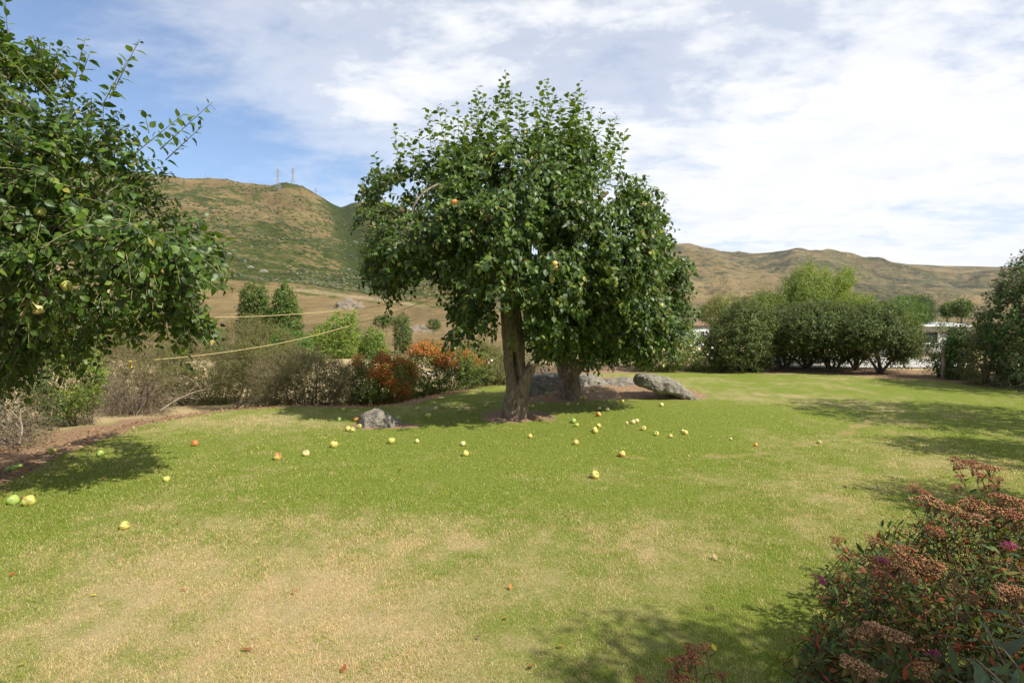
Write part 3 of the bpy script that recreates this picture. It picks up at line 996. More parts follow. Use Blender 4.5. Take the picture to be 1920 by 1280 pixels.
hang_fruit(t1, b1, [(1040, 494, Y1 - 1.75, 'yellow'), (1041, 502, Y1 - 1.72, 'orange'), (1035, 525, Y1 - 1.6, 'lime'), (1050, 560, Y1 - 1.4, 'lime'), (1060, 555, Y1 - 1.3, 'green'), (1043, 568, Y1 - 1.4, 'green'), (852, 379, Y1 - 1.9, 'orange'), (722, 382, Y1 - .9, 'lime'), (747, 521, Y1 - .8, 'orange'), (1000, 645, Y1 - .7, 'pale'), (1155, 532, Y1 - 1.2, 'lime'), (1240, 573, Y1 - .2, 'lime')])

# ---- the tree behind it
b2 = np.array(gp(1066, 748)); b2[2] -= 0.04
t2 = thing('apple_tree', b2, 'apple tree with a short forked trunk on the bare earth patch, behind the hollow-trunked tree', 'tree', 'apple trees on the lawn')
Y2 = b2[1]
tp = [at(1066, 752, Y2), at(1068, 730, Y2), at(1068, 708, Y2), at(1064, 688, Y2), at(1057, 668, Y2), at(1050, 640, Y2 + .1)]
v, f = trunk_mesh(tp, [.22, .19, .19, .20, .15, .12], 60, 44, 5, 0.18)
link('trunk', mesh('trunk', v - b2, f, M_BARK), t2)
for i, (pts, r0) in enumerate((
        ([(1072, 706, 0), (1085, 688, 0), (1097, 672, 0), (1108, 655, .1), (1130, 600, -.5), (1170, 540, -.9)], .12),
        ([(1057, 668, 0), (1040, 630, .1), (1025, 580, -.2), (1020, 540, -.6)], .11),
        ([(1100, 668, 0), (1140, 642, -.5), (1190, 610, -.9), (1235, 560, -1.1)], .07),
        ([(1055, 655, 0), (1080, 580, -.2), (1110, 510, -.7)], .10),
        ([(1100, 668, 0), (1150, 620, -.3), (1215, 550, -.6)], .07))):
    limb(t2, [at(a, c, Y2 + d) for a, c, d in pts], r0, .025, b2, seed=20 + i)
POLY2 = [(1010, 560), (1060, 520), (1120, 490), (1180, 482), (1225, 486), (1250, 498), (1268, 508), (1258, 525), (1272, 560), (1278, 600), (1262, 636), (1225, 648), (1185, 646), (1130, 652), (1085, 662), (1040, 655), (1008, 650)]
Y2c = Y2 - 1.1
P, D = crown_points(POLY2, Y2c, 1.25, 2100, 110, rng, gap=0.455, seed=23, gscale=.5)
zrel = (P[:, 2] - 1.6) / 2.2
d0 = D + rng.normal(0, .35, P.shape) + np.stack([0 * zrel, 0 * zrel, np.clip(zrel * 1.1 - .8, -.8, .6)], -1)
lv, tw1 = shoots(P, d0, rng.uniform(.20, .42, len(P)), .032, .098, APPLE_COLS, APPLE_W, droop=0.6, wid=.78, out=D, hang=.5)
lvs = [lv]; tws = [tw1]
H = []
for (px, py, n, sx, sy, dY) in ((1265, 560, 30, 12, 40, -.4), (1230, 600, 30, 20, 20, -.7), (1180, 615, 26, 26, 16, -.9), (1110, 640, 22, 24, 12, -.6), (1280, 490, 10, 8, 8, 0), (1025, 640, 22, 14, 14, -.4)):
    H.append(at(px + rng.normal(0, sx, n), py + rng.normal(0, sy, n), Y2c + dY + rng.normal(0, .2, n)))
H = np.concatenate(H)
lv, tw = shoots(H, rng.normal(0, .45, H.shape) + np.array([.1, -.3, -.5]), rng.uniform(.18, .38, len(H)), .028, .098, APPLE_COLS, APPLE_W, droop=.6, hang=.55, wid=.78, out=np.tile([[.2, -.8, .3]], (len(H), 1)))
lvs.append(lv); tws.append(tw)
LV = merge(lvs)
emit_leaves(t2, LV, 8, M_LEAF, b2, 220)
emit_twigs(t2, np.concatenate(tws), .0065, .0025, M_SHOOT, b2)
hang_fruit(t2, b2, [(1239, 575, Y2c - .9, 'lime'), (1120, 590, Y2c - 1.25, 'green'), (1210, 520, Y2c - 1.15, 'lime')])

# ---- the near tree at the left edge
b3 = np.array([-5.6, 5.5, float(ground_h(-5.6, 5.5)) - .04])
t3 = thing('apple_tree', b3, 'nearest apple tree, its leafy branches reaching in from the left edge of the picture', 'tree', 'apple trees on the lawn')
Y3 = 5.3
tp = [b3, b3 + [.02, 0, .35], b3 + [-.03, .03, .8], b3 + [.05, .02, 1.25], b3 + [.1, 0, 1.8]]
v, f = trunk_mesh(tp, [.20, .17, .165, .17, .14], 50, 36, 12, 0.2)
link('trunk', mesh('trunk', v - b3, f, M_BARK), t3)
for i, (pts, r0) in enumerate((
        ([(40, 420, 0), (150, 440, -.2), (260, 470, -.3), (350, 500, -.2)], .055),
        ([(-40, 380, 0), (60, 300, .1), (120, 240, .2), (150, 200, .2)], .035),
        ([(0, 420, 0), (120, 390, .5), (220, 350, .6), (285, 320, .5)], .035),
        ([(-60, 330, 0), (-60, 150, .1), (-20, 20, .1)], .06),
        ([(0, 450, 0), (80, 540, -.5), (130, 620, -.6)], .04),
        ([(-100, 430, .6), (-200, 300, 1.2), (-250, 150, 1.3)], .06))):
    st = b3 + np.array([.1, 0, 1.75])
    p1 = at(*pts[0][:2], Y3 + pts[0][2])
    limb(t3, [st, st * .5 + p1 * .5 + [0, 0, .12]] + [at(a, c, Y3 + d) for a, c, d in pts], r0 * 1.5, .007, b3, seed=40 + i)
POLY3 = [(-420, -60), (-80, -20), (-10, 60), (25, 110), (60, 125), (90, 120), (128, 150), (160, 175), (190, 210), (208, 262), (255, 285), (282, 318), (275, 345), (312, 385), (362, 435), (392, 470), (380, 510), (362, 545),
         (350, 560), (385, 590), (352, 612), (318, 580), (285, 568), (262, 590), (235, 575), (200, 585), (165, 612), (140, 640), (112, 625), (82, 640), (45, 680), (5, 705), (-120, 740), (-420, 730)]
P, D = crown_points(POLY3, Y3, 1.35, 4300, 200, rng, gap=0.46, seed=33, gscale=.40)
zrel = (P[:, 2] - 1.5) / 2.0
d0 = D * .9 + rng.normal(0, .4, P.shape) + np.stack([.1 + 0 * zrel, 0 * zrel, np.clip(zrel * 1.1 - .55, -.8, .7)], -1)
lv, tw1 = shoots(P, d0, rng.uniform(.18, .36, len(P)), .027, .080, APPLE_COLS, [.33, .3, .2, .15, .008], droop=0.8, wid=.78, out=D, hang=.45)
lvs = [lv]; tws = [tw1]
S, SE = [], []
for (a, b_, dY) in (((205, 185), (262, 72), .1), ((190, 200), (240, 110), .2), ((130, 190), (160, 70), 0), ((300, 280), (398, 190), -.1), ((250, 290), (345, 212), .1), ((310, 300), (380, 235), .0), ((20, 130), (8, -20), -.1), ((60, 160), (70, 70), .2), ((90, 170), (120, 100), .1),
                    ((280, 250), (270, 205), .1), ((380, 440), (440, 455), -.1), ((360, 420), (425, 480), .0), ((345, 590), (345, 690), -.3), ((350, 590), (400, 610), -.3), ((-30, 60), (-10, -60), .2), ((150, 150), (170, 95), .1), ((170, 600), (150, 700), -.2), ((60, 640), (40, 760), -.3), ((100, 640), (125, 700), .1), ((330, 560), (330, 660), -.25), ((350, 500), (410, 540), -.1), ((220, 590), (235, 640), -.3)):
    S.append(at(*a, Y3 + dY)); SE.append(at(*b_, Y3 + dY))
S, SE = np.array(S), np.array(SE)
lv, tw = shoots(S, SE - S, np.linalg.norm(SE - S, axis=1), .034, .100, SHOOT_COLS + APPLE_COLS[:2], droop=.02, hang=.1, up=.7, spread=.9, wid=.78)
lvs.append(lv); tws.append(tw)
LV = merge(lvs)
emit_leaves(t3, LV, 8, M_LEAF, b3, 300)
emit_twigs(t3, np.concatenate(tws), .006, .0025, M_SHOOT, b3)
hang_fruit(t3, b3, [(207, 460, Y3 - 1.0, 'yellow'), (124, 536, Y3 - 1.1, 'lime'), (70, 580, Y3 - 1.1, 'pale'), (52, 572, Y3 - 1.05, 'lime'), (287, 515, Y3 - .7, 'orange'), (75, 397, Y3 - 1.2, 'lime'), (20, 500, Y3 - 1.2, 'green')], .078)

# ---- clothes lines slung from the near tree to the hollow-trunked one
M_ROPE = plain('rope', (0.48, 0.37, 0.17), 0.6, 0.3, 30, 0.15)
M_PEG_Y = plain('yellow_plastic', (0.75, 0.50, 0.03), 0.4, 0.5, 30, .08)
M_PEG_G = plain('green_plastic', (0.03, 0.22, 0.15), 0.4, 0.5, 30, .08)
hang_pt = at(848, 546, Y1 - .05)


def rope(name_pts, label):
    P = smooth_path(name_pts, 60)
    v, f = tube1(P, .0048, 6)
    return tag(link('clothes_line', mesh('clothes_line', v - P[0], f, M_ROPE), None, P[0]), label, 'clothes line', 'clothes lines between the apple trees')


A1 = b3 + np.array([.17, -.05, 1.72]); A2 = b3 + np.array([.17, -.1, 1.22])
rope([A1, at(0, 583, 6.0), at(250, 592, 6.9), at(480, 593, 7.6), at(700, 575, 8.5), hang_pt], 'upper of two yellow cords strung between the apple trees')
L2P = [A2, at(0, 664, 6.0), at(130, 675, 6.35), at(245, 677, 6.75), at(400, 663, 7.25), at(550, 638, 7.8), at(700, 598, 8.4), hang_pt + np.array([0, 0, -.02])]
rope(L2P, 'lower yellow cord, sagging in front of the brown hedge and carrying pegs')


def peg(p, mat, label):
    t = thing('clothes_peg', p, label, 'clothes peg', 'pegs on the lower cord')
    for s in (-1, 1):
        v, f = cat_mesh([box((s * .0075, 0, -.02), (.009, .013, .085)), box((s * .010, 0, -.058), (.012, .014, .02))])
        link('jaw', mesh('jaw', v, f, mat, smooth=False), t)
    v, f = tube1([(-.016, 0, 0), (.016, 0, 0)], .008, 8)
    link('spring', mesh('spring', v, f, M_DEADTWIG), t)


peg(at(245, 679, 6.75), M_PEG_Y, 'yellow clothes peg on the lower cord')
peg(at(136, 677, 6.36), M_PEG_G, 'right one of two dark green pegs on the lower cord, under the near tree')
peg(at(62, 671, 6.16), M_PEG_G, 'left one of two dark green pegs on the lower cord, nearest the picture edge')

# ================================================================== stones
def icosphere(sub):
    import bmesh
    bm = bmesh.new()
    bmesh.ops.create_icosphere(bm, subdivisions=sub, radius=1.0)
    V = np.array([v.co[:] for v in bm.verts])
    Fq = np.array([[v.index for v in f.verts] for f in bm.faces])
    bm.free()
    return V, Fq


ICO5, ICO4, ICO2, ICO1 = icosphere(6), icosphere(5), icosphere(3), icosphere(2)


def faceted(dirs, planes):
    """radius of a convex stone cut by planes (normal, distance)"""
    r = np.full(len(dirs), 9.0)
    for n, d in planes:
        n = np.array(n, float); n /= np.linalg.norm(n)
        c = dirs @ n
        r = np.where(c > 1e-3, np.minimum(r, d / np.maximum(c, 1e-3)), r)
    return r


def stone(name, loc, scale, planes, mat, label, cat, seed, rot=0, rough=.06, ico=ICO5, group=None, soft=8):
    d = unit(ICO5[0] if ico is ICO5 else ico[0])
    # soft minimum of the cutting planes keeps worn edges
    acc = np.zeros(len(d))
    for n, dist in planes:
        n = np.array(n, float); n /= np.linalg.norm(n)
        acc += np.maximum(d @ n / dist, 0) ** soft
    r = acc ** (-1.0 / soft)
    V = d * r[:, None]
    n1 = fbm(V * 3.2 + seed, 4, seed) - 0.5
    n2 = 1 - 2 * np.abs(fbm(V * np.array([5, 5, 12]) + seed, 4, seed + 5) - 0.5)
    V = V * (1 + rough * 2.2 * n1 + rough * 0.8 * (n2 - .8))[:, None] * np.array(scale)
    cr, sr = math.cos(rot), math.sin(rot)
    V = V @ np.array([[cr, sr, 0], [-sr, cr, 0], [0, 0, 1]])
    o = link(name, mesh(name, V, ico[1], mat), None, loc)
    return tag(o, label, cat, group)


g = gp(708, 799)
stone('boulder', g + Vector((0, .12, .055)), (.27, .24, .18), [((0, 0, 1), 1.0), ((-.55, -.5, .62), .80), ((.62, -.55, .5), .78), ((-.95, -.2, .15), .92), ((.95, -.1, .35), .95), ((0, 1, .2), 1), ((0, -1, .12), .9), ((0, 0, -1), 1), ((-.2, .5, .8), .95), ((.75, .1, .75), .74)],
      M_ROCK, 'small angular grey stone alone on the lawn, left of the hollow trunk', 'stone', 4, 0.2, soft=36, rough=.08)

# the long slab on the right of the island: blunt raised head, tapering down to the ground on the right
Yb = gp(1290, 748)[1] + .1
st_px = [(1188, 711, 5, .06), (1193, 711, 11, .15), (1202, 713, 13, .22), (1216, 716, 15, .27), (1232, 719, 15, .29), (1248, 723, 15, .28), (1263, 728, 14, .25), (1277, 734, 12, .22), (1289, 741, 10, .19), (1299, 747, 8, .15), (1306, 750, 4, .08)]
rings, K = [], 40
for (sx, sy, hh_, wd) in st_px:
    c = at(sx, sy, Yb)
    k = hh_ / F * Yb
    rings.append((c, k, wd))
cs = smooth_path([r_[0] for r_ in rings], 90)
hs = np.interp(np.linspace(0, 1, 90), np.linspace(0, 1, len(rings)), [r_[1] for r_ in rings])
ws = np.interp(np.linspace(0, 1, 90), np.linspace(0, 1, len(rings)), [r_[2] for r_ in rings])
a = np.arange(K) / K * 2 * math.pi
sq = lambda q: np.sign(q) * np.abs(q) ** .75
V = np.stack([cs[:, None, 0] + 0.10 * hs[:, None] * np.sin(a)[None], cs[:, None, 1] + ws[:, None] * sq(np.cos(a))[None], cs[:, None, 2] + hs[:, None] * sq(np.sin(a))[None]], -1).reshape(-1, 3)
cc = np.repeat(cs, K, 0)
n1 = fbm(V * 4.5, 4, 71) - .5
n2 = 1 - 2 * np.abs(fbm(V * np.array([5, 6, 16]) + np.array([0, 0, 6]) * V[:, :1], 4, 73) - .5)
V = cc + (V - cc) * (1 + .75 * n1 + .28 * (n2 - .8))[:, None]
idx = np.arange(90 * K).reshape(90, K)
Fq = np.stack([idx[:-1], np.roll(idx[:-1], -1, 1), np.roll(idx[1:], -1, 1), idx[1:]], -1).reshape(-1, 4)
V = np.vstack([V, cs[:1], cs[-1:]])
capq = [[idx[0, i], idx[0, (i + 1) % K], 90 * K, 90 * K] for i in range(K)]
org = np.array(gp(1250, 748))
tri = np.vstack([Fq[:, [0, 1, 2]], Fq[:, [0, 2, 3]], [[idx[0, (i + 1) % K], idx[0, i], 90 * K] for i in range(K)], [[idx[-1, i], idx[-1, (i + 1) % K], 90 * K + 1] for i in range(K)]])
tag(link('boulder', mesh('boulder', V - org, tri, M_ROCK), None, org), 'long tapering grey slab, its blunt end raised, right on the bare earth patch', 'stone')
g = gp(1028, 742)
stone('boulder', g + Vector((-.1, .5, .08)), (.60, .32, .26), [((0, 0, 1), 1), ((-.8, 0, .6), .9), ((.9, 0, .3), 1), ((0, -1, .35), .9), ((0, 1, 0), 1), ((-1, 0, 0), 1), ((0, 0, -1), 1)], M_ROCK_DARK, 'dark shaded stone slab between the two apple trunks', 'stone', 9, .12)
g = gp(1106, 724)
stone('boulder', g + Vector((.05, .3, .05)), (.27, .22, .17), [((0, 0, 1), 1), ((-.8, 0, .6), 1), ((.8, 0, .6), .95), ((0, -1, .3), .95), ((0, 1, 0), 1), ((0, 0, -1), 1)], M_ROCK_DARK, 'rounded dark stone just right of the forked trunk', 'stone', 14, .4, ico=ICO4)
g = gp(1150, 722)
stone('boulder', g + Vector((0, .25, .01)), (.20, .16, .10), [((0, 0, 1), 1), ((-.7, -.2, .7), .95), ((.8, 0, .6), .95), ((0, -1, .3), .95), ((0, 1, 0), 1), ((0, 0, -1), 1)], M_ROCK_DARK, 'low mossy stone in the earth between the rounded stone and the long slab', 'stone', 19, 0, ico=ICO4)
g = gp(1178, 724)
stone('boulder', g + Vector((0, .2, .04)), (.20, .16, .12), [((0, 0, 1), 1), ((-.7, -.2, .7), .95), ((.8, 0, .6), .95), ((0, -1, .3), .95), ((0, 1, 0), 1), ((0, 0, -1), 1)], M_ROCK, 'small low brownish stone beside the raised end of the long slab', 'stone', 24, .5, ico=ICO4)
g = gp(1090, 735)
stone('boulder', g + Vector((0.02, .0, .04)), (.09, .08, .09), [((0, 0, 1), 1), ((-.7, -.2, .7), .95), ((.8, 0, .6), .95), ((0, -1, .3), .95), ((0, 1, 0), 1), ((0, 0, -1), 1)], M_ROCK_DARK, 'small dark lump of stone at the right foot of the forked trunk', 'stone', 29, .9, ico=ICO2)

# ================================================================== shrubs and hedge
def ell(cx, cy, rx, ry, n=16, jit=.12, seed=1):
    r = np.random.default_rng(seed)
    return [(cx + rx * math.cos(q) * (1 + r.uniform(-jit, jit)), cy + ry * math.sin(q) * (1 + r.uniform(-jit, jit))) for q in np.arange(n) / n * 2 * math.pi]


def shrub(name, root_xy, poly, Y, hd, label, cat, cols, n=500, leaf=.05, step=.03, L=(.15, .35), tris=2, wts=None, gap=.42, dm=70, up=.5, droop=.5, stems=6, stem_r=.018,
          stem_mat=None, mat=None, group=None, seed=1, wid=.75, twig_mat=None, twig_r=.0024, spray=0, gscale=.35, hang=.2, terrain=None, trunk=None, var=.3):
    r = np.random.default_rng(seed)
    z = float(ground_h(*root_xy)) if terrain is None else terrain
    base = np.array([root_xy[0], root_xy[1], z - .03])
    t = thing(name, base, label, cat, group)
    P, D = crown_points(poly, Y, hd, n, dm, r, gap=gap, seed=seed, gscale=gscale)
    P[:, 2] = np.maximum(P[:, 2], z + .04)
    d0 = D + r.normal(0, .4, P.shape) + np.array([0, 0, up])
    lv, tw = shoots(P, d0, r.uniform(L[0], L[1], n), step, leaf, cols, wts, droop=droop, hang=hang, r=r, K=4, wid=wid, out=D)
    emit_leaves(t, lv, tris, mat or M_LEAF_MATT, base)
    emit_twigs(t, tw, twig_r, twig_r * .5, twig_mat or M_TWIG, base)
    if spray:                                   # bare wands from the foot into the bush
        q = r.choice(n, spray)
        e = P[q]
        s0 = base + np.c_[r.normal(0, .22 * hd + .05, (spray, 2)), np.zeros(spray)]
        s0[:, 0] += (e[:, 0] - base[0]) * .55
        tt = np.linspace(0, 1, 6)[None, :, None]
        mid = (s0 + e) / 2 + r.normal(0, .12, s0.shape)
        C = (1 - tt) ** 2 * s0[:, None] + 2 * tt * (1 - tt) * mid[:, None] + tt ** 2 * e[:, None]
        emit_twigs(t, C, .0052, .002, twig_mat or M_DEADTWIG, base, name='dead_twigs')
    for k in range(stems):
        e = P[r.integers(n)]
        s0 = base + np.array([r.normal(0, .05 + .04 * stems), r.normal(0, .06), 0]) if trunk is None else base + np.array([r.normal(0, trunk), r.normal(0, trunk), 0])
        m = s0 * .55 + e * .45 + np.array([0, 0, .12])
        limb(t, [s0, m + r.normal(0, .04, 3), e], stem_r * r.uniform(.7, 1.3), stem_r * .3, base, stem_mat or M_TWIG, 6, 9, 'stem', .06, k)
    return t, base, P


GREEN = [(0.045, 0.095, 0.014), (0.075, 0.135, 0.02), (0.10, 0.15, 0.028), (0.035, 0.07, 0.014)]
LIMEG = [(0.085, 0.155, 0.018), (0.12, 0.19, 0.025), (0.06, 0.12, 0.016), (0.19, 0.20, 0.03)]
OLIVE = [(0.115, 0.125, 0.028), (0.145, 0.132, 0.038), (0.085, 0.105, 0.022), (0.165, 0.128, 0.050), (0.115, 0.145, 0.026)]
BROWN = [(0.165, 0.118, 0.060), (0.14, 0.108, 0.048), (0.11, 0.105, 0.034), (0.18, 0.135, 0.072)]
DKGREEN = [(0.030, 0.060, 0.014), (0.042, 0.082, 0.017), (0.022, 0.045, 0.012), (0.06, 0.10, 0.02)]
YELG = [(0.13, 0.18, 0.025), (0.17, 0.21, 0.03), (0.09, 0.14, 0.022), (0.21, 0.22, 0.04)]
HG = 'shrubs of the left hedge'


def pole(px, py, back):
    p = np.array(gp(px, py))
    d = p[:2] / np.linalg.norm(p[:2])
    return p[:2] + d * back


q = pole(40, 838, .3)
shrub('twiggy_shrub', q, [(-260, 830), (-240, 680), (-60, 720), (20, 730), (60, 750), (80, 810), (50, 835), (-60, 840)], q[1], .6, 'bare grey twiggy shrub in the shade under the near apple tree', 'shrub', BROWN + OLIVE[:2], 700, .04, .04, (.2, .5), group=HG, seed=3, spray=260, up=.2, stems=6, twig_mat=M_DEADTWIG)
q = pole(140, 800, .3)
shrub('green_shrub', q, [(60, 760), (62, 690), (75, 645), (105, 625), (150, 640), (180, 665), (190, 705), (178, 755), (130, 785)], q[1], .55, 'bright green leafy bush between bare twigs, left end of the hedge', 'shrub', LIMEG + YELG[1:2], 1200, .06, .03, (.12, .28), tris=4, group=HG, seed=4, spray=30, gap=.39, stems=4)
q = pole(30, 830, 1.4)
shrub('dark_shrub', q, [(-330, 800), (-300, 660), (-100, 620), (0, 630), (70, 640), (110, 690), (110, 790), (-60, 810)], q[1], .9, 'dark olive shrub behind the bare twigs at the far left', 'shrub', DKGREEN + OLIVE[:2], 1300, .055, .03, (.15, .35), group=HG, seed=2, spray=60, gap=.38)
q = pole(240, 780, .4)
shrub('dead_brush', q, [(176, 770), (172, 715), (200, 688), (250, 672), (300, 685), (322, 720), (320, 770), (250, 785)], q[1], .6, 'tangle of grey nearly leafless brush beside the bright green bush', 'shrub', BROWN + OLIVE[:2], 700, .036, .05, (.2, .5), group=HG, seed=5, spray=260, up=.1, stems=7, twig_mat=M_DEADTWIG)
q = pole(270, 775, 1.8)
shrub('broom_shrub', q, [(130, 760), (140, 660), (190, 610), (240, 590), (290, 600), (340, 632), (350, 700), (330, 765)], q[1], 1.0, 'tall olive brown shrub behind the leafless brush, below the near tree', 'shrub', OLIVE, 2300, .046, .022, (.15, .4), group=HG, seed=6, spray=200, gap=.37, wid=.6, twig_mat=M_TWIG)
q = pole(390, 762, 1.0)
shrub('broom_shrub', q, [(296, 760), (300, 700), (320, 655), (360, 630), (420, 640), (470, 650), (500, 690), (500, 765), (400, 770)], q[1], .9, 'olive brown fine twigged shrub left of the middle of the hedge, bare at its foot', 'shrub', OLIVE, 2500, .046, .022, (.15, .36), group=HG, seed=7, spray=150, gap=.37, wid=.6, twig_mat=M_TWIG)
q = pole(470, 767, 3.6)
shrub('broom_shrub', q, [(410, 720), (405, 640), (440, 612), (480, 600), (530, 625), (560, 660), (560, 720)], q[1], .9, 'yellowish olive shrub top rising behind the hedge, in front of the columnar trees', 'shrub', OLIVE + [(0.15, 0.16, 0.03)], 1900, .046, .022, (.15, .4), group=HG, seed=8, gap=.38, wid=.45)
q = pole(570, 764, 1.7)
shrub('broom_shrub', q, [(480, 765), (480, 700), (505, 672), (560, 665), (620, 678), (650, 700), (660, 765), (560, 770)], q[1], .9, 'brownest twiggy shrub, just left of the green and orange bushes', 'shrub', BROWN + OLIVE, 2100, .042, .024, (.15, .36), group=HG, seed=9, spray=220, gap=.37, wid=.6, twig_mat=M_TWIG)
q = pole(660, 764, 2.2)
shrub('green_shrub', q, [(628, 765), (622, 720), (640, 690), (672, 690), (690, 730), (690, 768)], q[1], .5, 'small bright green bush wedged between brown and orange shrubs', 'shrub', LIMEG, 500, .048, .03, (.12, .28), tris=4, group=HG, seed=10)
BERRY = [(0.50, 0.165, 0.030), (0.56, 0.22, 0.045), (0.40, 0.115, 0.025)]


def berries(t, base, P, sel, n_per, seed, spread=.07, size=.013):
    r = np.random.default_rng(seed)
    q = P[sel]
    c = np.repeat(q, n_per, 0) + r.normal(0, spread, (len(q) * n_per, 3)) + np.array([0, -.03, .05])
    v0 = np.array([[1, 0, 0], [-1, 0, 0], [0, 1, 0], [0, -1, 0], [0, 0, 1], [0, 0, -1]], float) * size
    f0 = np.array([[0, 2, 4], [2, 1, 4], [1, 3, 4], [3, 0, 4], [2, 0, 5], [1, 2, 5], [3, 1, 5], [0, 3, 5]])
    V = (c[:, None] + v0[None] * r.uniform(.7, 1.3, (len(c), 1, 1))).reshape(-1, 3)
    Fi = (f0[None] + (np.arange(len(c)) * 6)[:, None, None]).reshape(-1, 3)
    col = np.repeat(jitter_cols(len(c), BERRY, r=r), 6, 0)
    link('berries', mesh('berries', V - base, Fi, M_COL, {'col': col}), t, kind='stuff')


def rose_mesh(name, col, core):
    r = np.random.default_rng(5)
    parts = []
    for ring, (nn, tilt, ln) in enumerate(((6, .45, 1.0), (5, .95, .75), (4, 1.3, .5))):
        for k in range(nn):
            a_ = k / nn * 6.283 + ring * .5
            ax = np.array([[math.cos(a_) * math.cos(tilt), math.sin(a_) * math.cos(tilt), math.sin(tilt)]])
            lv = dict(pos=np.zeros((1, 3)), ax=ax, nrm=np.array([[-ax[0, 0], -ax[0, 1], .8]]), size=np.array([ln * .5]), wid=np.array([1.0]), col=np.array([col if ring < 2 else core]), curl=np.array([-.15]), fold=np.array([.25]))
            parts.append(leaf_mesh(lv, 8))
    v, f, c = cat_mesh(parts)
    return mesh(name, v, f, M_COL, {'col': c})


ME_ROSE_W = rose_mesh('flower', (0.80, 0.76, 0.70), (0.75, 0.62, 0.45))
ME_ROSE_P = rose_mesh('flower', (0.75, 0.42, 0.44), (0.68, 0.33, 0.36))


def flowers(t, base, spots, Y, size=.075):
    for (px, py, k) in spots:
        p = at(px, py, Y + random.uniform(-.15, .05))
        o_ = link('flower', ME_ROSE_W if k == 'w' else ME_ROSE_P, t, Vector(p - base))
        o_.scale = (size * random.uniform(.8, 1.15),) * 3
        o_.rotation_euler = (random.uniform(.3, 1.1), random.uniform(-.4, .4), random.uniform(-.6, .6))


q = pole(720, 763, 2.3)
t, bs, P = shrub('berry_bush', q, [(662, 765), (655, 720), (665, 680), (700, 664), (745, 668), (775, 690), (784, 740), (770, 772), (700, 775)], q[1], .8, 'bush of orange berries on yellow green leaves, nearest of the orange bushes', 'shrub', YELG + LIMEG[:2], 1700, .050, .026, (.12, .28), tris=2, group=HG, seed=12, spray=160, gap=.40)
nz = fbm(P / .38, 2, 77)
berries(t, bs, P, ((nz > .55) | ((P[:, 2] < .45) & (nz > .50))) & (P[:, 1] < q[1] - .1), 34, 13, .06)
q = pole(825, 746, 1.9)
t, bs, P = shrub('rose_bush', q, [(768, 745), (770, 690), (775, 660), (800, 650), (850, 655), (890, 668), (905, 700), (880, 735), (850, 745), (790, 762)], q[1], .8, 'large rose bush with white and pink roses among orange rusty foliage', 'shrub', GREEN + YELG[:2], 1800, .052, .028, (.14, .32), tris=2, group=HG, seed=14, spray=60, gap=.41)
nz = fbm(P / .5 + 3, 2, 79)
berries(t, bs, P, (nz > .49) & (P[:, 2] > .5) & (P[:, 1] < q[1] + .1), 34, 15, .07)
flowers(t, bs, [(728, 676, 'w'), (736, 681, 'w'), (745, 677, 'p'), (773, 657, 'w'), (738, 690, 'w'), (742, 700, 'w'), (788, 686, 'w'), (793, 687, 'p'), (803, 701, 'w'), (813, 702, 'w'), (812, 703, 'p'), (822, 698, 'w'), (850, 691, 'p'), (857, 689, 'p'), (861, 686, 'p'), (846, 676, 'p'), (852, 672, 'w')], q[1] - .85)
q = pole(915, 726, .9)
t, bs, P = shrub('rose_bush', q, [(858, 722), (852, 680), (868, 655), (905, 648), (935, 660), (958, 680), (962, 712), (910, 725)], q[1], .9, 'olive rose bush with a few pink blooms, half hidden behind the hollow trunk', 'shrub', OLIVE + YELG[:2], 1600, .048, .028, (.15, .35), tris=2, group=HG, seed=16, spray=220, gap=.40)
flowers(t, bs, [(893, 652, 'p'), (888, 666, 'w'), (899, 690, 'p'), (902, 694, 'w'), (852, 654, 'p'), (868, 664, 'p'), (922, 676, 'w'), (918, 680, 'p')], q[1] - .9)
q = pole(1010, 710, 1.0)
shrub('broom_shrub', q, [(930, 708), (940, 668), (985, 655), (1030, 660), (1052, 690), (1045, 706)], q[1], .9, 'brown twiggy shrub seen between the two apple trunks', 'shrub', BROWN + OLIVE[:2], 900, .036, .03, (.15, .35), group=HG, seed=17, spray=260, gap=.40, twig_mat=M_DEADTWIG)
q = pole(1130, 700, 2.4)
shrub('dark_shrub', q, [(1050, 690), (1060, 640), (1120, 615), (1190, 620), (1225, 660), (1220, 690), (1150, 688)], q[1], 1.2, 'dark shrub behind the forked apple tree at the back of the lawn', 'shrub', DKGREEN + OLIVE[:1], 900, .055, .034, (.15, .4), group='shrubs along the back of the lawn', seed=18, gap=.40)

BG = 'shrubs along the back of the lawn'
q = pole(1262, 697, .6)
t, bs, P = shrub('rose_bush', q, [(1196, 690), (1200, 650), (1225, 615), (1262, 600), (1290, 618), (1318, 630), (1340, 660), (1350, 690), (1300, 698), (1240, 697)], q[1], 1.1, 'yellow green rose bush with white roses, right behind the long slab', 'shrub', YELG + GREEN[:2], 2000, .06, .03, (.18, .42), tris=2, group=BG, seed=19, gap=.41)
flowers(t, bs, [(1301, 661, 'w'), (1296, 648, 'w'), (1311, 655, 'w'), (1326, 665, 'w'), (1336, 652, 'w'), (1280, 655, 'p'), (1334, 672, 'w'), (1318, 646, 'w'), (1268, 668, 'w')], q[1] - 1.1, .085)


def hedge_tree(px, back, poly, hd, label, cols, seed, n=1900, leaf=.085, gap=.39, mat=None, stems=5, trunk=.07, cat='shrub', name='hedge_shrub', base_y=None, **kw):
    q = pole(px, base_y or 700, back)
    return shrub(name, q, poly, q[1], hd, label, cat, cols, n, leaf, .036, (.18, .42), tris=4, group=BG, seed=seed, gap=gap, mat=mat or M_LEAF_MATT, stems=stems, stem_r=.045, stem_mat=M_BARK, trunk=trunk, dm=60, **kw)


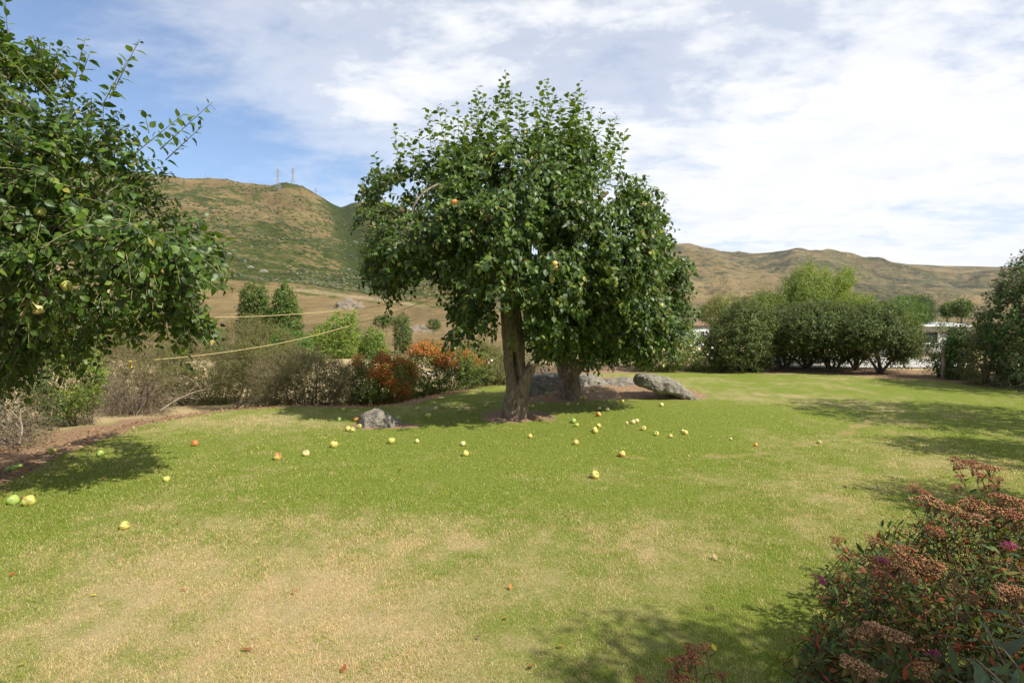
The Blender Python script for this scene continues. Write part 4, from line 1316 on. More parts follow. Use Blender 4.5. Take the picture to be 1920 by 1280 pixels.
CAM_ = [(0.042, 0.070, 0.013), (0.060, 0.095, 0.017), (0.028, 0.048, 0.011), (0.090, 0.125, 0.022), (0.11, 0.12, 0.026)]
hedge_tree(1392, .9, [(1338, 690), (1335, 640), (1350, 600), (1380, 572), (1420, 566), (1446, 600), (1450, 650), (1430, 692), (1380, 698)], 1.2, 'dark green hedge bush to the right of the yellow green rose bush, reaching the ground', CAM_ + OLIVE[:1], 30)
hedge_tree(1470, 1.2, [(1405, 660), (1402, 610), (1425, 585), (1470, 576), (1515, 582), (1538, 620), (1530, 665), (1490, 672), (1450, 675), (1430, 690)], 1.3, 'dark glossy hedge bush under the left side of the tall light green tree', CAM_, 31, base_y=697)
hedge_tree(1560, 1.0, [(1475, 655), (1470, 605), (1500, 578), (1545, 570), (1592, 578), (1618, 610), (1612, 658), (1570, 680), (1540, 668), (1505, 662)], 1.3, 'glossy hedge bush on several thin trunks, in the middle of the row at the back', CAM_, 32, base_y=700)
hedge_tree(1652, 1.0, [(1578, 655), (1574, 610), (1600, 590), (1640, 578), (1680, 582), (1706, 602), (1722, 635), (1720, 662), (1690, 672), (1660, 668), (1625, 672)], 1.3, 'wide dark bush on a short forked trunk, left of the white roofed shed', CAM_, 33, base_y=704, n=2300)
hedge_tree(1515, 1.9, [(1420, 640), (1425, 600), (1460, 580), (1520, 574), (1570, 578), (1600, 600), (1600, 640), (1510, 655)], .9, 'dark bush at the back of the row, behind the one on several thin trunks', CAM_, 39, base_y=699, n=1300)
hedge_tree(1608, 1.7, [(1550, 645), (1552, 605), (1585, 580), (1620, 575), (1655, 590), (1662, 640), (1610, 655)], .9, 'dark hedge bush joining the one on a short forked trunk to its left neighbour', CAM_, 40, base_y=702, n=1000)
hedge_tree(1765, 1.2, [(1738, 690), (1738, 640), (1748, 615), (1775, 610), (1788, 640), (1785, 700), (1760, 712)], .5, 'thin straggling shrub beside the wooden post, in front of the shed', GREEN + OLIVE[:1], 34, n=260, leaf=.06, gap=.46, base_y=712)
hedge_tree(1802, .9, [(1776, 690), (1778, 640), (1795, 618), (1815, 625), (1824, 660), (1820, 705), (1790, 712)], .6, 'narrow glossy green bush right of the wooden post', GREEN, 35, n=520, leaf=.09, base_y=715)
hedge_tree(1846, .6, [(1815, 720), (1812, 670), (1825, 630), (1850, 615), (1880, 640), (1885, 700), (1860, 728)], .8, 'brownish olive bush near the right end of the lawn', OLIVE + BROWN[:2], 36, n=800, leaf=.05, base_y=722)
hedge_tree(1900, .8, [(1838, 640), (1840, 600), (1862, 560), (1880, 520), (1905, 495), (1960, 480), (2060, 500), (2080, 640), (2000, 700), (1940, 690), (1880, 700), (1850, 670)], 1.4, 'big dark tree at the right edge with reddish shoot tips', DKGREEN + GREEN[:2] + [(0.11, 0.055, 0.03)], 37, n=2300, leaf=.09, base_y=726, cat='tree', name='dark_tree', trunk=.12)
hedge_tree(1960, .3, [(1880, 735), (1878, 690), (1900, 660), (1960, 640), (2080, 660), (2080, 740), (1960, 750)], .9, 'low dark conifer like bush under the dark tree at the right edge', DKGREEN, 38, n=700, leaf=.05, base_y=732)
# taller and paler trees beyond the back row
q = pole(1505, 690, 3.0)
shrub('light_green_tree', q, [(1400, 620), (1410, 580), (1430, 562), (1448, 556), (1468, 560), (1485, 535), (1500, 520), (1520, 510), (1530, 530), (1545, 515), (1560, 535), (1575, 522), (1590, 515), (1592, 540), (1575, 560), (1615, 570), (1640, 600), (1600, 640), (1450, 640)], q[1], 2.0,
      'tall airy light green tree with feathery shoots standing above the dark back row', 'tree', YELG + LIMEG[:2] + YELG[1:2], 4200, .10, .04, (.3, .8), tris=2, group='trees beyond the back row', seed=41, gap=.41, dm=60, up=1.3, droop=.15, stems=5, stem_r=.05, stem_mat=M_BARK, wid=.5, trunk=.15)
for (px, back, cx, cy, rx, ry, lab, cols, sd) in (
        (1690, 9, 1690, 590, 38, 26, 'round mid green tree top showing left of the shed roof', GREEN, 42),
        (1380, 9, 1362, 590, 40, 30, 'olive tree top above the yellow green rose bush', OLIVE + YELG[:1], 43),
        (1725, 12, 1727, 585, 18, 22, 'small pointed green tree just behind the left end of the shed roof', DKGREEN, 44)):
    q = pole(px, 690, back)
    shrub('garden_tree', q, ell(cx, cy, rx, ry, seed=sd), q[1], 1.2, lab, 'tree', cols, 600, .10, .05, (.25, .6), tris=2, group='trees beyond the back row', seed=sd, gap=.40, dm=25, stems=3, stem_r=.06, stem_mat=M_BARK, trunk=.1)

# trees standing just right of the picture; their shade lies across the lawn
def off_tree(x, y, H_, r0, label, seed, group='trees beside the right edge', n=1700, cols=DKGREEN, lw=.11, low=.35):
    r = np.random.default_rng(seed)
    z = float(ground_h(x, y))
    base = np.array([x, y, z])
    t = thing('broad_tree', base, label, 'tree', group)
    d = unit(r.normal(0, 1, (n, 3)))
    rad = r.random(n) ** .4
    P = d * rad[:, None] * np.array([r0, r0, H_ * (1 - low) / 2]) + base + np.array([0, 0, H_ * (1 + low) / 2])
    k = fbm(P / .8, 2, seed) > .40
    P, d = P[k], d[k]
    lv, tw = shoots(P, d + r.normal(0, .4, P.shape) + [0, 0, .2], r.uniform(.15, .38, len(P)), .035, lw, cols, droop=.5, r=r, K=4, wid=.78, out=d)
    emit_leaves(t, lv, 4, M_LEAF, base)
    emit_twigs(t, tw, .003, .0015, M_TWIG, base)
    v, f = trunk_mesh([base - [0, 0, .1], base + [.03, 0, H_ * .2], base + [0, .03, H_ * .45], base + [.02, 0, H_ * .75]], [.09 * r0 + .01, .075 * r0, .055 * r0, .02 * r0], 30, 16, seed, .1)
    link('trunk', mesh('trunk', v - base, f, M_BARK), t)
    for k in range(5):
        e = P[r.integers(len(P))]
        limb(t, [base + [0, 0, H_ * r.uniform(.2, .45)], (base + e) / 2 + [0, 0, H_ * .2], e], .03 * r0 + .005, .008, base, M_BARK, 6, 10, 'limb')


off_tree(9.4, 7.3, 5.0, 1.7, 'leafy tree just beyond the right edge, shading the lawn in streaks', 51)
off_tree(13.6, 11.2, 5.0, 2.0, 'dark tree beyond the right edge, shading the far corner of the lawn', 52)
off_tree(7.3, 5.2, 3.2, .8, 'slim tree beyond the right edge, nearer than the leafy one', 53, n=600)
off_tree(3.5, 0.12, 4.2, .62, 'small garden tree beside the camera, shading the lawn at the bottom', 54, 'garden trees by the camera', 900, GREEN, .085, .5)
off_tree(4.8, 3.95, 2.0, .55, 'dense garden shrub right of the brown flowered bush, out of the picture', 55, 'garden trees by the camera', 520, GREEN, .07, .1)

# ---- posts, yard and buildings on the right
M_WOOD = plain('weathered_wood', (0.26, 0.21, 0.16), .9, .1, 12, .4, .4)
M_WHITE = plain('white_paint', (0.62, 0.62, 0.60), .55, .3, 3, .08)
M_WALL = plain('grey_weatherboard', (0.40, 0.39, 0.36), .7, .2, 3, .12)
M_ROOF = plain('white_iron', (0.66, 0.68, 0.70), .4, .4, 2, .06)
M_CONC = plain('concrete', (0.36, 0.34, 0.30), .9, .1, 1.5, .1)
M_BRICK = plain('brown_roof', (0.17, 0.10, 0.065), .8, .2, 2, .2)
M_GLASS = plain('window_glass', (0.05, 0.06, 0.07), .08, .6, 2, .1)


def post(px, py, top, back, label, wth=.10):
    q = pole(px, py, back)
    z = float(ground_h(*q))
    hgt = (at(px, top, q[1])[2] - z)
    t = thing('fence_post', (q[0], q[1], z), label, 'post', 'posts at the lawn edge')
    v, f = lathe([(0.001, -.1), (wth * .5, -.1), (wth * .52, hgt * .5), (wth * .47, hgt - .03), (wth * .38, hgt), (.001, hgt + .01)], 12)
    v = v + (fbm(v * 9, 3, 4)[:, None] - .5) * .015 * np.array([1, 1, 0])
    link('shaft', mesh('shaft', v, f, M_WOOD), t)
    v, f = tubes(np.array([[[wth * .55 * math.cos(a_), wth * .55 * math.sin(a_), hgt * .8] for a_ in np.linspace(0, 6.2, 12)]]), np.full((1, 12), .004), 4)
    link('wire_tie', mesh('wire_tie', v, f, M_DEADTWIG), t)


post(1768, 714, 648, .4, 'round weathered wooden post in front of the shed')
post(1152, 699, 672, .8, 'short wooden post at the back of the lawn, seen through the forked apple tree', .12)
post(1886, 726, 690, .5, 'thin grey post at the foot of the dark tree at the right edge', .07)

# pale concrete yard behind the back row
YX = np.linspace(9.2, 16.5, 30); YY = np.linspace(18.8, 25.5, 12)
xg, yg = np.meshgrid(YX, YY)
zg = ground_h(xg.ravel(), yg.ravel()) + .03
V = np.stack([xg.ravel() + (yg.ravel() - 18.8) * .2, yg.ravel(), zg], -1)
idx = np.arange(V.shape[0]).reshape(12, 30)
tag(link('driveway', mesh('driveway', V, np.stack([idx[:-1, :-1], idx[:-1, 1:], idx[1:, 1:], idx[1:, :-1]], -1).reshape(-1, 4), M_CONC)), kind='structure')


def building(name, loc, size, rz, roof_h, over, label, wall, roof, gable=True, wins=(), skill=False):
    L, Wd, Hh = size
    t = thing(name, loc, label, 'building')
    t.rotation_euler.z = rz
    v, f = box((0, 0, Hh / 2 - .2), (L, Wd, Hh + .4))
    link('wall', mesh('wall', v, f, wall, smooth=False), t)
    a_, b_ = L / 2 + over, Wd / 2 + over
    th = .10
    if gable:
        for s in (-1, 1):
            V = np.array([[-a_, s * b_, Hh], [a_, s * b_, Hh], [a_, 0, Hh + roof_h], [-a_, 0, Hh + roof_h]], float)
            V = np.vstack([V + [0, 0, .02], V + [0, 0, .02 + th]])
            Fq = np.array([[0, 1, 2, 3], [7, 6, 5, 4], [0, 4, 5, 1], [1, 5, 6, 2], [2, 6, 7, 3], [3, 7, 4, 0]])
            link('roof', mesh('roof', V, Fq, roof, smooth=False), t)
            V = np.array([[s * L / 2, -Wd / 2, Hh], [s * L / 2, Wd / 2, Hh], [s * L / 2, 0, Hh + roof_h * .95]])
            V = np.vstack([V, V - [s * .1, 0, 0]])
            Fq = np.array([[0, 1, 2, 2], [3, 5, 4, 4], [0, 3, 4, 1], [1, 4, 5, 2], [2, 5, 3, 0]])
            link('gable', mesh('gable', V, Fq, M_WHITE, smooth=False), t)
    else:
        V = np.array([[-a_, -b_, Hh], [a_, -b_, Hh], [a_, b_, Hh + roof_h], [-a_, b_, Hh + roof_h]], float)
        V = np.vstack([V + [0, 0, .02], V + [0, 0, .02 + .05]])
        Fq = np.array([[3, 2, 1, 0], [4, 5, 6, 7], [0, 1, 5, 4], [1, 2, 6, 5], [2, 3, 7, 6], [3, 0, 4, 7]])
        rf = link('roof', mesh('roof', V, Fq, roof, smooth=False), t)
        # standing ribs and a deep fascia
        n = 15
        for k in range(n):
            x = -a_ + (k + .5) / n * 2 * a_
            P = np.array([[x, -b_, Hh + .09], [x, b_, Hh + roof_h + .09]])
            v, f = tube1(P, .025, 5)
            link('rib', mesh('rib', v, f, roof), rf)
        v, f = box((0, -b_ - .03, Hh - .08), (2 * a_, .05, .30))
        link('fascia', mesh('fascia', v, f, M_WALL, smooth=False), t)
        v, f = tube1([(-a_, -b_ - .11, Hh + .05), (a_, -b_ - .11, Hh + .03)], .05, 8)
        link('gutter', mesh('gutter', v, f, M_WHITE), t)
    for (x, z, w_, h_) in wins:
        v, f = cat_mesh([box((x + s * w_ / 2, -Wd / 2 - .02, z), (.08, .08, h_ + .08)) for s in (-1, 1)] + [box((x, -Wd / 2 - .02, z + s * h_ / 2), (w_ - .09, .07, .08)) for s in (-1, 1)])
        wf = link('window', mesh('window', v, f, M_WHITE, smooth=False), t)
        v, f = box((x, -Wd / 2 - .008, z), (w_ - .08, .01, h_ - .08))
        link('pane', mesh('pane', v, f, M_GLASS, smooth=False), wf)
    return t


Ys = 27.0
p0 = at(1772, 603, Ys)
zs = float(ground_h(p0[0], Ys + 2))
building('shed', (p0[0] + .3, Ys + 2.2, zs), (2.5, 3.0, p0[2] - zs - .25), 0, .22, .12, 'grey shed with a low white iron roof at the right, behind the back row', M_WALL, M_ROOF, False, ((-.5, 1.0, .8, .6),))
p0 = hill_pt(1306, 62)
building('house', (p0.x - 1.5, p0.y + 3, p0.z), (7, 5, 2.0 - p0.z - .9), math.radians(50), 1.1, .3, 'brown roofed house with a white gable, tiny beyond the forked apple tree', M_WHITE, M_BRICK, True, ((-1.5, 1.2, 1.2, 1.0), (1.6, 1.2, 1.2, 1.0)))

# ================================================================== middle distance trees on the left
FT = 'trees on the flat below the hill'
def far_tree(name, px, D, poly, hd, label, cols, seed, n=700, leaf=.4, up=1.2, cat='tree', gap=.40, dm=20, tr=.14, group=FT):
    r = np.random.default_rng(seed)
    b = np.array(hill_pt(px, D))
    Yf = b[1]
    t = thing(name, b, label, cat, group)
    n = int(n * 1.7)
    P, Dd = crown_points(poly, Yf, hd, n, dm, r, gap=gap - .04, seed=seed, gscale=hd * .45)
    lv, tw = shoots(P, Dd + r.normal(0, .4, P.shape) + [0, 0, up], r.uniform(.5, 1.0, n) * leaf * 3, leaf * .5, leaf, cols, droop=.05, r=r, K=3, wid=.85, hang=0, out=Dd)
    emit_leaves(t, lv, 2, M_LEAF_MATT, b)
    top = P[np.argmax(P[:, 2])]
    P2 = [b - [0, 0, .3], b * .6 + top * .4, top * .9 + b * .1]
    v, f = tube1(smooth_path(P2, 8), np.linspace(tr, tr * .25, 8), 7)
    link('trunk', mesh('trunk', v - b, f, M_BARK), t)
    for k in range(4):
        e = P[r.integers(n)]
        limb(t, [b * .7 + top * .3, (b + e) / 2 + [0, 0, .3], e], tr * .5, tr * .12, b, M_BARK, 5, 6, 'limb')


POP = [(0.075, 0.108, 0.022), (0.105, 0.140, 0.028), (0.055, 0.085, 0.019)]
far_tree('poplar', 478, 88, [(452, 655), (452, 600), (455, 552), (465, 541), (488, 538), (498, 550), (503, 600), (503, 655)], 2.0, 'wide blunt topped columnar tree, leftmost beyond the hedge', POP, 61, 900)
far_tree('poplar', 535, 84, [(503, 655), (505, 590), (518, 556), (535, 533), (548, 556), (560, 592), (564, 655)], 2.0, 'pointed columnar tree right beside the blunt topped one', POP + LIMEG[:1], 62, 900)
far_tree('willow', 620, 60, [(572, 700), (568, 650), (588, 620), (618, 605), (636, 584), (650, 596), (666, 582), (672, 640), (678, 700)], 2.2, 'yellow green bushy tree with two upright tops behind the hedge', LIMEG + YELG[:2], 63, 1100, .26)
far_tree('bushy_tree', 540, 42, [(500, 690), (505, 640), (540, 618), (580, 640), (590, 700)], 1.4, 'dark green bushy tree below the pointed columnar tree', GREEN, 64, 800, .17)
far_tree('willow', 702, 58, [(680, 690), (682, 640), (698, 615), (716, 630), (728, 690)], 1.4, 'slender light green tree left of the small lone columnar tree', LIMEG + GREEN[:1], 65, 420, .24)
far_tree('poplar', 755, 100, [(742, 660), (741, 615), (748, 594), (756, 588), (765, 600), (770, 630), (768, 660)], 1.4, 'small lone columnar tree above the rose bushes', POP, 66, 520, .3)
far_tree('round_bush', 813, 150, ell(813, 609, 10, 7, seed=3), 1.2, 'small round dark bush alone on the dry slope', POP, 67, 160, .4, .3, 'bush', tr=.06, group='bushes on the dry slope')
far_tree('round_bush', 722, 150, ell(722, 602, 20, 9, seed=4), 1.6, 'wide low bush on the dry slope behind the lone columnar tree', POP, 68, 240, .4, .3, 'bush', tr=.06, group='bushes on the dry slope')
far_tree('round_bush', 660, 120, [(610, 660), (615, 630), (640, 610), (690, 620), (720, 650), (720, 675)], 2, 'dark scrubby bush mass behind the yellow green tree', GREEN, 69, 500, .3, .4, 'bush', tr=.06, group='bushes on the dry slope')
for k, (px, D, cx, cy, rx, ry, lab) in enumerate(((1800, 120, 1803, 578, 14, 14, 'rounded tree right behind the shed roof'), (1775, 140, 1778, 582, 10, 8, 'small bush left of the rounded tree behind the shed roof'),
                                                (1700, 700, 1700, 566, 22, 8, 'dark clump of trees at the foot of the far hills'), (1340, 130, 1335, 588, 26, 16, 'grey green tree beyond the small house'), (1660, 160, 1655, 585, 25, 14, 'green tree low on the plain left of the shed'))):
    far_tree('far_tree', px, D, ell(cx, cy, rx, ry, seed=80 + k), rx / F * D, lab, POP, 80 + k, 300, .3 * D / 100, .4, group='trees on the plain at the right', dm=rx * .6)

# ---- scrub and stones over the near hillside: far too many to count
r = np.random.default_rng(91)
n = 15000
px_s = r.uniform(-500, 1000, n)
D_s = np.exp(r.uniform(math.log(390), math.log(1110), n))
P = hill_pts(px_s, D_s)
gsc = fbm(P / 70.0, 4, 93) + .16 * np.exp(-((px_s - (640 + (1120 - D_s) * .075)) / 40) ** 2) + .05 * np.exp(-((D_s - 560) / 160) ** 2)
k = gsc > r.uniform(.46, .62, n)
P = P[k][:7500]
iv, itf = icosphere(1)
s = r.uniform(.7, 2.0, len(P)) * (.6 + D0 / 1500 if (D0 := 400) else 1)
V = iv[None] * (1 + .35 * r.uniform(-1, 1, (len(P), len(iv), 1)))
V = V * (s[:, None, None] * np.array([1.25, 1.25, .8])) + P[:, None] + np.array([0, 0, .2])
Fi = (itf[None] + (np.arange(len(P)) * len(iv))[:, None, None]).reshape(-1, 3)
col = np.repeat(jitter_cols(len(P), [(0.050, 0.068, 0.015), (0.036, 0.055, 0.013), (0.07, 0.08, 0.02), (0.08, 0.065, 0.028)], r=r), len(iv), 0)
tag(link('hillside_scrub', mesh('hillside_scrub', V.reshape(-1, 3), Fi, M_COL, {'col': col}), None), kind='stuff')
n = 260
px_s = r.uniform(-300, 1000, n); D_s = np.exp(r.uniform(math.log(385), math.log(950), n))
P = hill_pts(px_s, D_s)
s = r.uniform(.4, 1.2, n) ** 1.5
V = iv[None] * (1 + .3 * r.uniform(-1, 1, (n, len(iv), 1))) * (s[:, None, None] * np.array([1.3, 1, .8])) + P[:, None]
Fi = (itf[None] + (np.arange(n) * len(iv))[:, None, None]).reshape(-1, 3)
col = np.repeat(jitter_cols(n, [(0.24, 0.20, 0.15), (0.20, 0.17, 0.13), (0.30, 0.26, 0.20)], r=r), len(iv), 0)
tag(link('hillside_stones', mesh('hillside_stones', V.reshape(-1, 3), Fi, M_COL, {'col': col}, smooth=False), None), kind='stuff')
# a few pale blocks of rock big enough to single out, and two dark outcrops
for (px, D, sz, lab) in ((424, 520, 4.5, 'pale square block of rock on the hillside beside the near tree'), (496, 470, 3.0, 'pale block of rock low on the hillside above the blunt columnar tree'),
                         (472, 480, 2.4, 'rounded grey rock left of the pale block low on the hillside')):
    p = hill_pt(px, D)
    stone('hill_rock', p + Vector((0, 0, sz * .2)), (sz * .75, sz * .5, sz * .45), [((0, 0, 1), 1), ((-.8, 0, .6), 1), ((.8, 0, .6), .95), ((0, -1, .2), .9), ((0, 1, 0), 1), ((0, 0, -1), 1)], M_ROCK, lab, 'rock', int(px), .2, ico=ICO2, group='rocks on the hillside')
M_CRAG = rock_mat('crag', (0.24, 0.19, 0.14), (0.10, 0.085, 0.06), (0.30, 0.26, 0.19))
for (px, D, wx, hz, lab) in ((655, 300, 7.5, 5.5, 'rough grey brown outcrop of rock left of the main tree, above the eroded track'), (785, 190, 4.2, 3.0, 'low grey outcrop on the dry slope right of the lone columnar tree')):
    p = hill_pt(px, D)
    stone('rock_outcrop', p - Vector((0, 0, hz * .3)), (wx, wx * .6, hz), [((0, 0, 1), 1), ((-.7, 0, .7), .85), ((.7, 0, .7), .9), ((0, -.7, .7), .8), ((0, 1, 0), 1), ((0, 0, -1), 1), ((1, 0, 0), 1), ((-1, 0, 0), 1)], M_CRAG, lab, 'rock', int(px), .1, rough=.55, ico=ICO4, group='outcrops on the dry slope')

# ---- pylons
M_STEEL = plain('galvanised_steel', (0.33, 0.34, 0.35), .5, .4, 1, .1, 0, .3)


def pylon(px, D, hgt, label, th=.21):
    p = hill_pt(px, D)
    t = thing('power_pylon', p, label, 'pylon', 'pylons on the ridge')
    t.rotation_euler.z = random.uniform(-.2, .2)
    w0, w1 = hgt * .13, hgt * .022
    half = lambda z: w0 + (w1 - w0) * min(1, (z / (hgt * .62)) ** .8)
    cor = [(-1, -1), (1, -1), (1, 1), (-1, 1)]
    for sx, sy in cor:
        P = np.array([[sx * half(z), sy * half(z), z] for z in np.linspace(-1, hgt, 9)]) if False else np.array([[sx * half(max(z, 0)), sy * half(max(z, 0)), z] for z in np.linspace(-1, hgt, 9)])
        v, f = tube1(P, th, 4)
        link('leg', mesh('leg', v, f, M_STEEL), t)
    lev = np.linspace(0, hgt * .95, 9)
    seg = []
    for z0, z1 in zip(lev[:-1], lev[1:]):
        for i in range(4):
            (ax_, ay_), (bx_, by_) = cor[i], cor[(i + 1) % 4]
            seg += [((ax_ * half(z0), ay_ * half(z0), z0), (bx_ * half(z1), by_ * half(z1), z1)), ((bx_ * half(z0), by_ * half(z0), z0), (ax_ * half(z1), ay_ * half(z1), z1))]
    v, f = tubes(np.array(seg), np.full((len(seg), 2), th * .55), 3)
    link('bracing', mesh('bracing', v, f, M_STEEL), t)
    for z, ln in ((.66, .17), (.78, .21), (.90, .15)):
        v, f = tubes(np.array([[(-hgt * ln, 0, hgt * z), (0, 0, hgt * (z + .015)), (hgt * ln, 0, hgt * z)], [(-hgt * ln, 0, hgt * z), (0, 0, hgt * (z + .05)), (hgt * ln, 0, hgt * z)]]), np.full((2, 3), th * .7), 4)
        link('cross_arm', mesh('cross_arm', v, f, M_STEEL), t)


pylon(525, 1010, 36, 'nearest grey lattice pylon, standing below the crest of the left hill')
pylon(553, 1118, 30, 'lattice pylon on the summit of the left hill, right of the nearest one', .26)
pylon(595, 1160, 24, 'faint small pylon behind the right shoulder of the left hill', .14)
for (px, D, hgt, lab) in ((391, 1085, 14, 'mast standing alone on the crest, left of the pylons'), (476, 780, 14, 'power pole half way up the left hill'), (323, 1090, 9, 'short pole on the crest next to the near tree')):
    p = hill_pt(px, D)
    t = thing('power_pole', p, lab, 'pole', 'poles on the hill')
    v, f = tube1([(0, 0, -1), (0, 0, hgt * .5), (0, 0, hgt)], [.28, .25, .2], 6)
    link('shaft', mesh('shaft', v, f, M_WOOD), t)
    v, f = box((0, 0, hgt * .93), (hgt * .2, .3, .3))
    link('cross_arm', mesh('cross_arm', v, f, M_WOOD), t)

# ================================================================== fallen apples
APPLES = [
    (25, 936, 22, 'green', 'left one of two green apples at the left edge of the picture'), (55, 936, 25, 'lime', 'right one of two green apples at the left edge, the larger'), (45, 932, 11, 'brown', 'small rotten brown apple between two green apples'),
    (233, 984, 18, 'yellow', 'yellow apple nearest the camera on the left, alone on dry grass'), (312, 897, 13, 'lime', 'yellow green apple on the lawn below the left tree shade'), (365, 830, 13, 'orange', 'reddish orange apple in the tip of the left tree shade'),
    (520, 855, 15, 'blush', 'red cheeked apple at the left end of the three in line before the small stone'), (574, 849, 14, 'pale', 'pale flat apple, middle of the line of three before the small stone'), (626, 831, 19, 'yellow', 'large yellow apple, right end of the line of three before the small stone'),
    (188, 849, 13, 'green', 'green apple inside the left tree shade'), (98, 844, 13, 'lime', 'apple lying on the bare earth under the left hedge'), (15, 878, 11, 'green', 'leftmost green apple of the three on bare earth at the left edge'), (26, 876, 12, 'green', 'middle green apple of the three on bare earth at the left edge'), (36, 872, 11, 'green', 'rightmost green apple of the three on bare earth at the left edge'),
    (734, 825, 16, 'lime', 'apple on the sunny lawn right below the small stone'), (782, 826, 9, 'pale', 'tiny pale apple right of the apple below the small stone'), (868, 831, 11, 'pale', 'upper pale apple of the pair left below the hollow trunk'), (873, 849, 13, 'yellow', 'lower yellow apple of the pair left below the hollow trunk'),
    (653, 803, 11, 'yellow', 'left apple of the touching pair at the left of the small stone'), (661, 805, 11, 'lime', 'right apple of the touching pair at the left of the small stone'), (674, 798, 9, 'lime', 'apple leaning on the left foot of the small stone'), (668, 785, 10, 'orange', 'orange apple behind the left side of the small stone'), (636, 785, 8, 'green', 'small green apple in the shade left of the small stone'),
    (644, 767, 8, 'lime', 'apple at the far edge of the shade, behind and left of the small stone'), (746, 784, 11, 'green', 'apple touching the right side of the small stone'), (803, 778, 13, 'lime', 'large pale green apple in the middle of the main tree shade'), (830, 760, 11, 'lime', 'split pale green apple at the back of the main tree shade'), (817, 765, 9, 'pale', 'tan apple beside the split apple in the main tree shade'),
    (783, 766, 8, 'lime', 'small apple left of the tan apple in the main tree shade'), (861, 769, 8, 'green', 'small green apple left of a tan one, in the shade by the hollow trunk'), (874, 766, 7, 'pale', 'small tan apple in the shade left of the hollow trunk'), (911, 760, 8, 'lime', 'front apple of the cluster in the shade just left of the hollow trunk'), (915, 756, 8, 'lime', 'back apple of the cluster in the shade just left of the hollow trunk'),
    (926, 754, 6, 'green', 'smallest apple of the cluster in the shade by the hollow trunk'), (928, 742, 6, 'lime', 'farthest apple in the shade left of the hollow trunk'), (963, 780, 11, 'yellow', 'yellow apple resting against the foot of the hollow trunk'),
    (999, 761, 8, 'lime', 'right apple of the pair beside the right foot of the hollow trunk'), (993, 761, 7, 'lime', 'left apple of the pair beside the right foot of the hollow trunk'), (1016, 756, 6, 'lime', 'small apple between the trunks, at the front rim of the bare earth'), (1065, 757, 7, 'yellow', 'apple on the grass rim right in front of the forked trunk'), (1084, 757, 6, 'lime', 'apple on the grass rim just right of the forked trunk'),
    (1088, 746, 7, 'yellow', 'left apple of the pair on bare earth by the forked trunk'), (1096, 745, 8, 'yellow', 'right apple of the pair on bare earth by the forked trunk'), (1112, 740, 6, 'lime', 'single apple highest on the bare earth right of the forked trunk'), (1026, 737, 7, 'green', 'green apple on shaded earth before the dark stone slab'),
    (1124, 765, 7, 'pale', 'small pale apple left of a half eaten one, below the bare earth'), (1139, 767, 9, 'pale', 'half eaten apple below the middle of the bare earth'), (1122, 776, 10, 'blush', 'red tinged apple at the right end of the thin branch shadow'), (1157, 754, 7, 'yellow', 'left apple of two at the front rim of the bare earth'), (1166, 751, 8, 'yellow', 'right apple of two at the front rim of the bare earth'),
    (1240, 758, 9, 'pale', 'pale apple on the lawn in front of the long slab'), (1075, 788, 11, 'green', 'broken green apple lying in a dark dip, right of the hollow trunk'), (1081, 796, 9, 'lime', 'apple just below the broken green apple'), (1122, 797, 9, 'yellow', 'uppermost of three clustered apples right of the hollow trunk'), (1115, 804, 11, 'yellow', 'middle of three clustered apples right of the hollow trunk'), (1117, 808, 10, 'yellow', 'lowest of three clustered apples right of the hollow trunk'),
    (1187, 790, 10, 'pale', 'left apple of the touching pair below the bare earth'), (1194, 788, 9, 'pale', 'right apple of the touching pair below the bare earth'), (1175, 792, 6, 'pale', 'apple core lying left of the touching pair'), (1207, 802, 10, 'yellow', 'apple first in the row slanting down to the right'), (1231, 812, 10, 'yellow', 'apple second in the row slanting down to the right'), (1257, 817, 9, 'yellow', 'apple third in the row slanting down to the right, the lowest'),
    (1280, 807, 7, 'pale', 'small apple touching a bigger one at the right end of the row'), (1285, 810, 10, 'yellow', 'bigger apple of the two at the right end of the row'), (994, 817, 9, 'yellow', 'apple alone straight below the hollow trunk'), (1080, 828, 12, 'blush', 'yellow apple with an orange cheek, below the broken green apple'), (1166, 850, 14, 'blush', 'half red half yellow apple at the left end of the worn track'),
    (1115, 889, 17, 'yellow', 'big yellow apple nearest the camera right of centre'), (1370, 822, 6, 'pale', 'tiny whitish apple bit alone on the right lawn'), (1536, 828, 8, 'lime', 'pale green apple at the worn track on the right lawn'), (1417, 833, 8, 'orange', 'small orange apple on the right lawn above the worn track')]
for (px, py, sz, kind, lab) in APPLES:
    g = gp(px, py + sz * .42)
    dia = max(.038, min(.094, sz / F * g.y * .95))
    o = bpy.data.objects.new('apple', ME_APPLE[kind])
    o.location = g + Vector((0, 0, dia * .37))
    o.scale = (dia,) * 3
    o.rotation_euler = (random.uniform(-1.2, 1.2), random.uniform(-1.2, 1.2), random.uniform(-1.0, 1.0) + (math.pi if kind == 'blush' and px > 1100 else 0))
    COL.objects.link(o)
    tag(o, lab, 'apple', 'windfall apples on the ground')
    if sz >= 12:
        link('stem', ME_STEM, o)

# ================================================================== fallen leaves and litter
def leaf_thing(px, py, size, col, label, name='fallen_leaf'):
    g = gp(px, py)
    lv = dict(pos=np.zeros((1, 3)), ax=np.array([[1.0, .1, .05]]), nrm=np.array([[0.05, 0, 1.0]]), size=np.array([size * .75]), wid=np.array([.62]), col=np.array([col]), curl=np.array([-.35]), fold=np.array([.4]))
    v, f, c = leaf_mesh(lv, 8)
    o = tag(link(name, mesh(name, v, f, M_LEAF_MATT, {'col': c}), None, g + Vector((0, 0, .012))), label, 'fallen leaf', 'single leaves fallen on the lawn')
    o.rotation_euler = (random.uniform(-.2, .2), random.uniform(-.2, .2), random.uniform(0, 6.28))


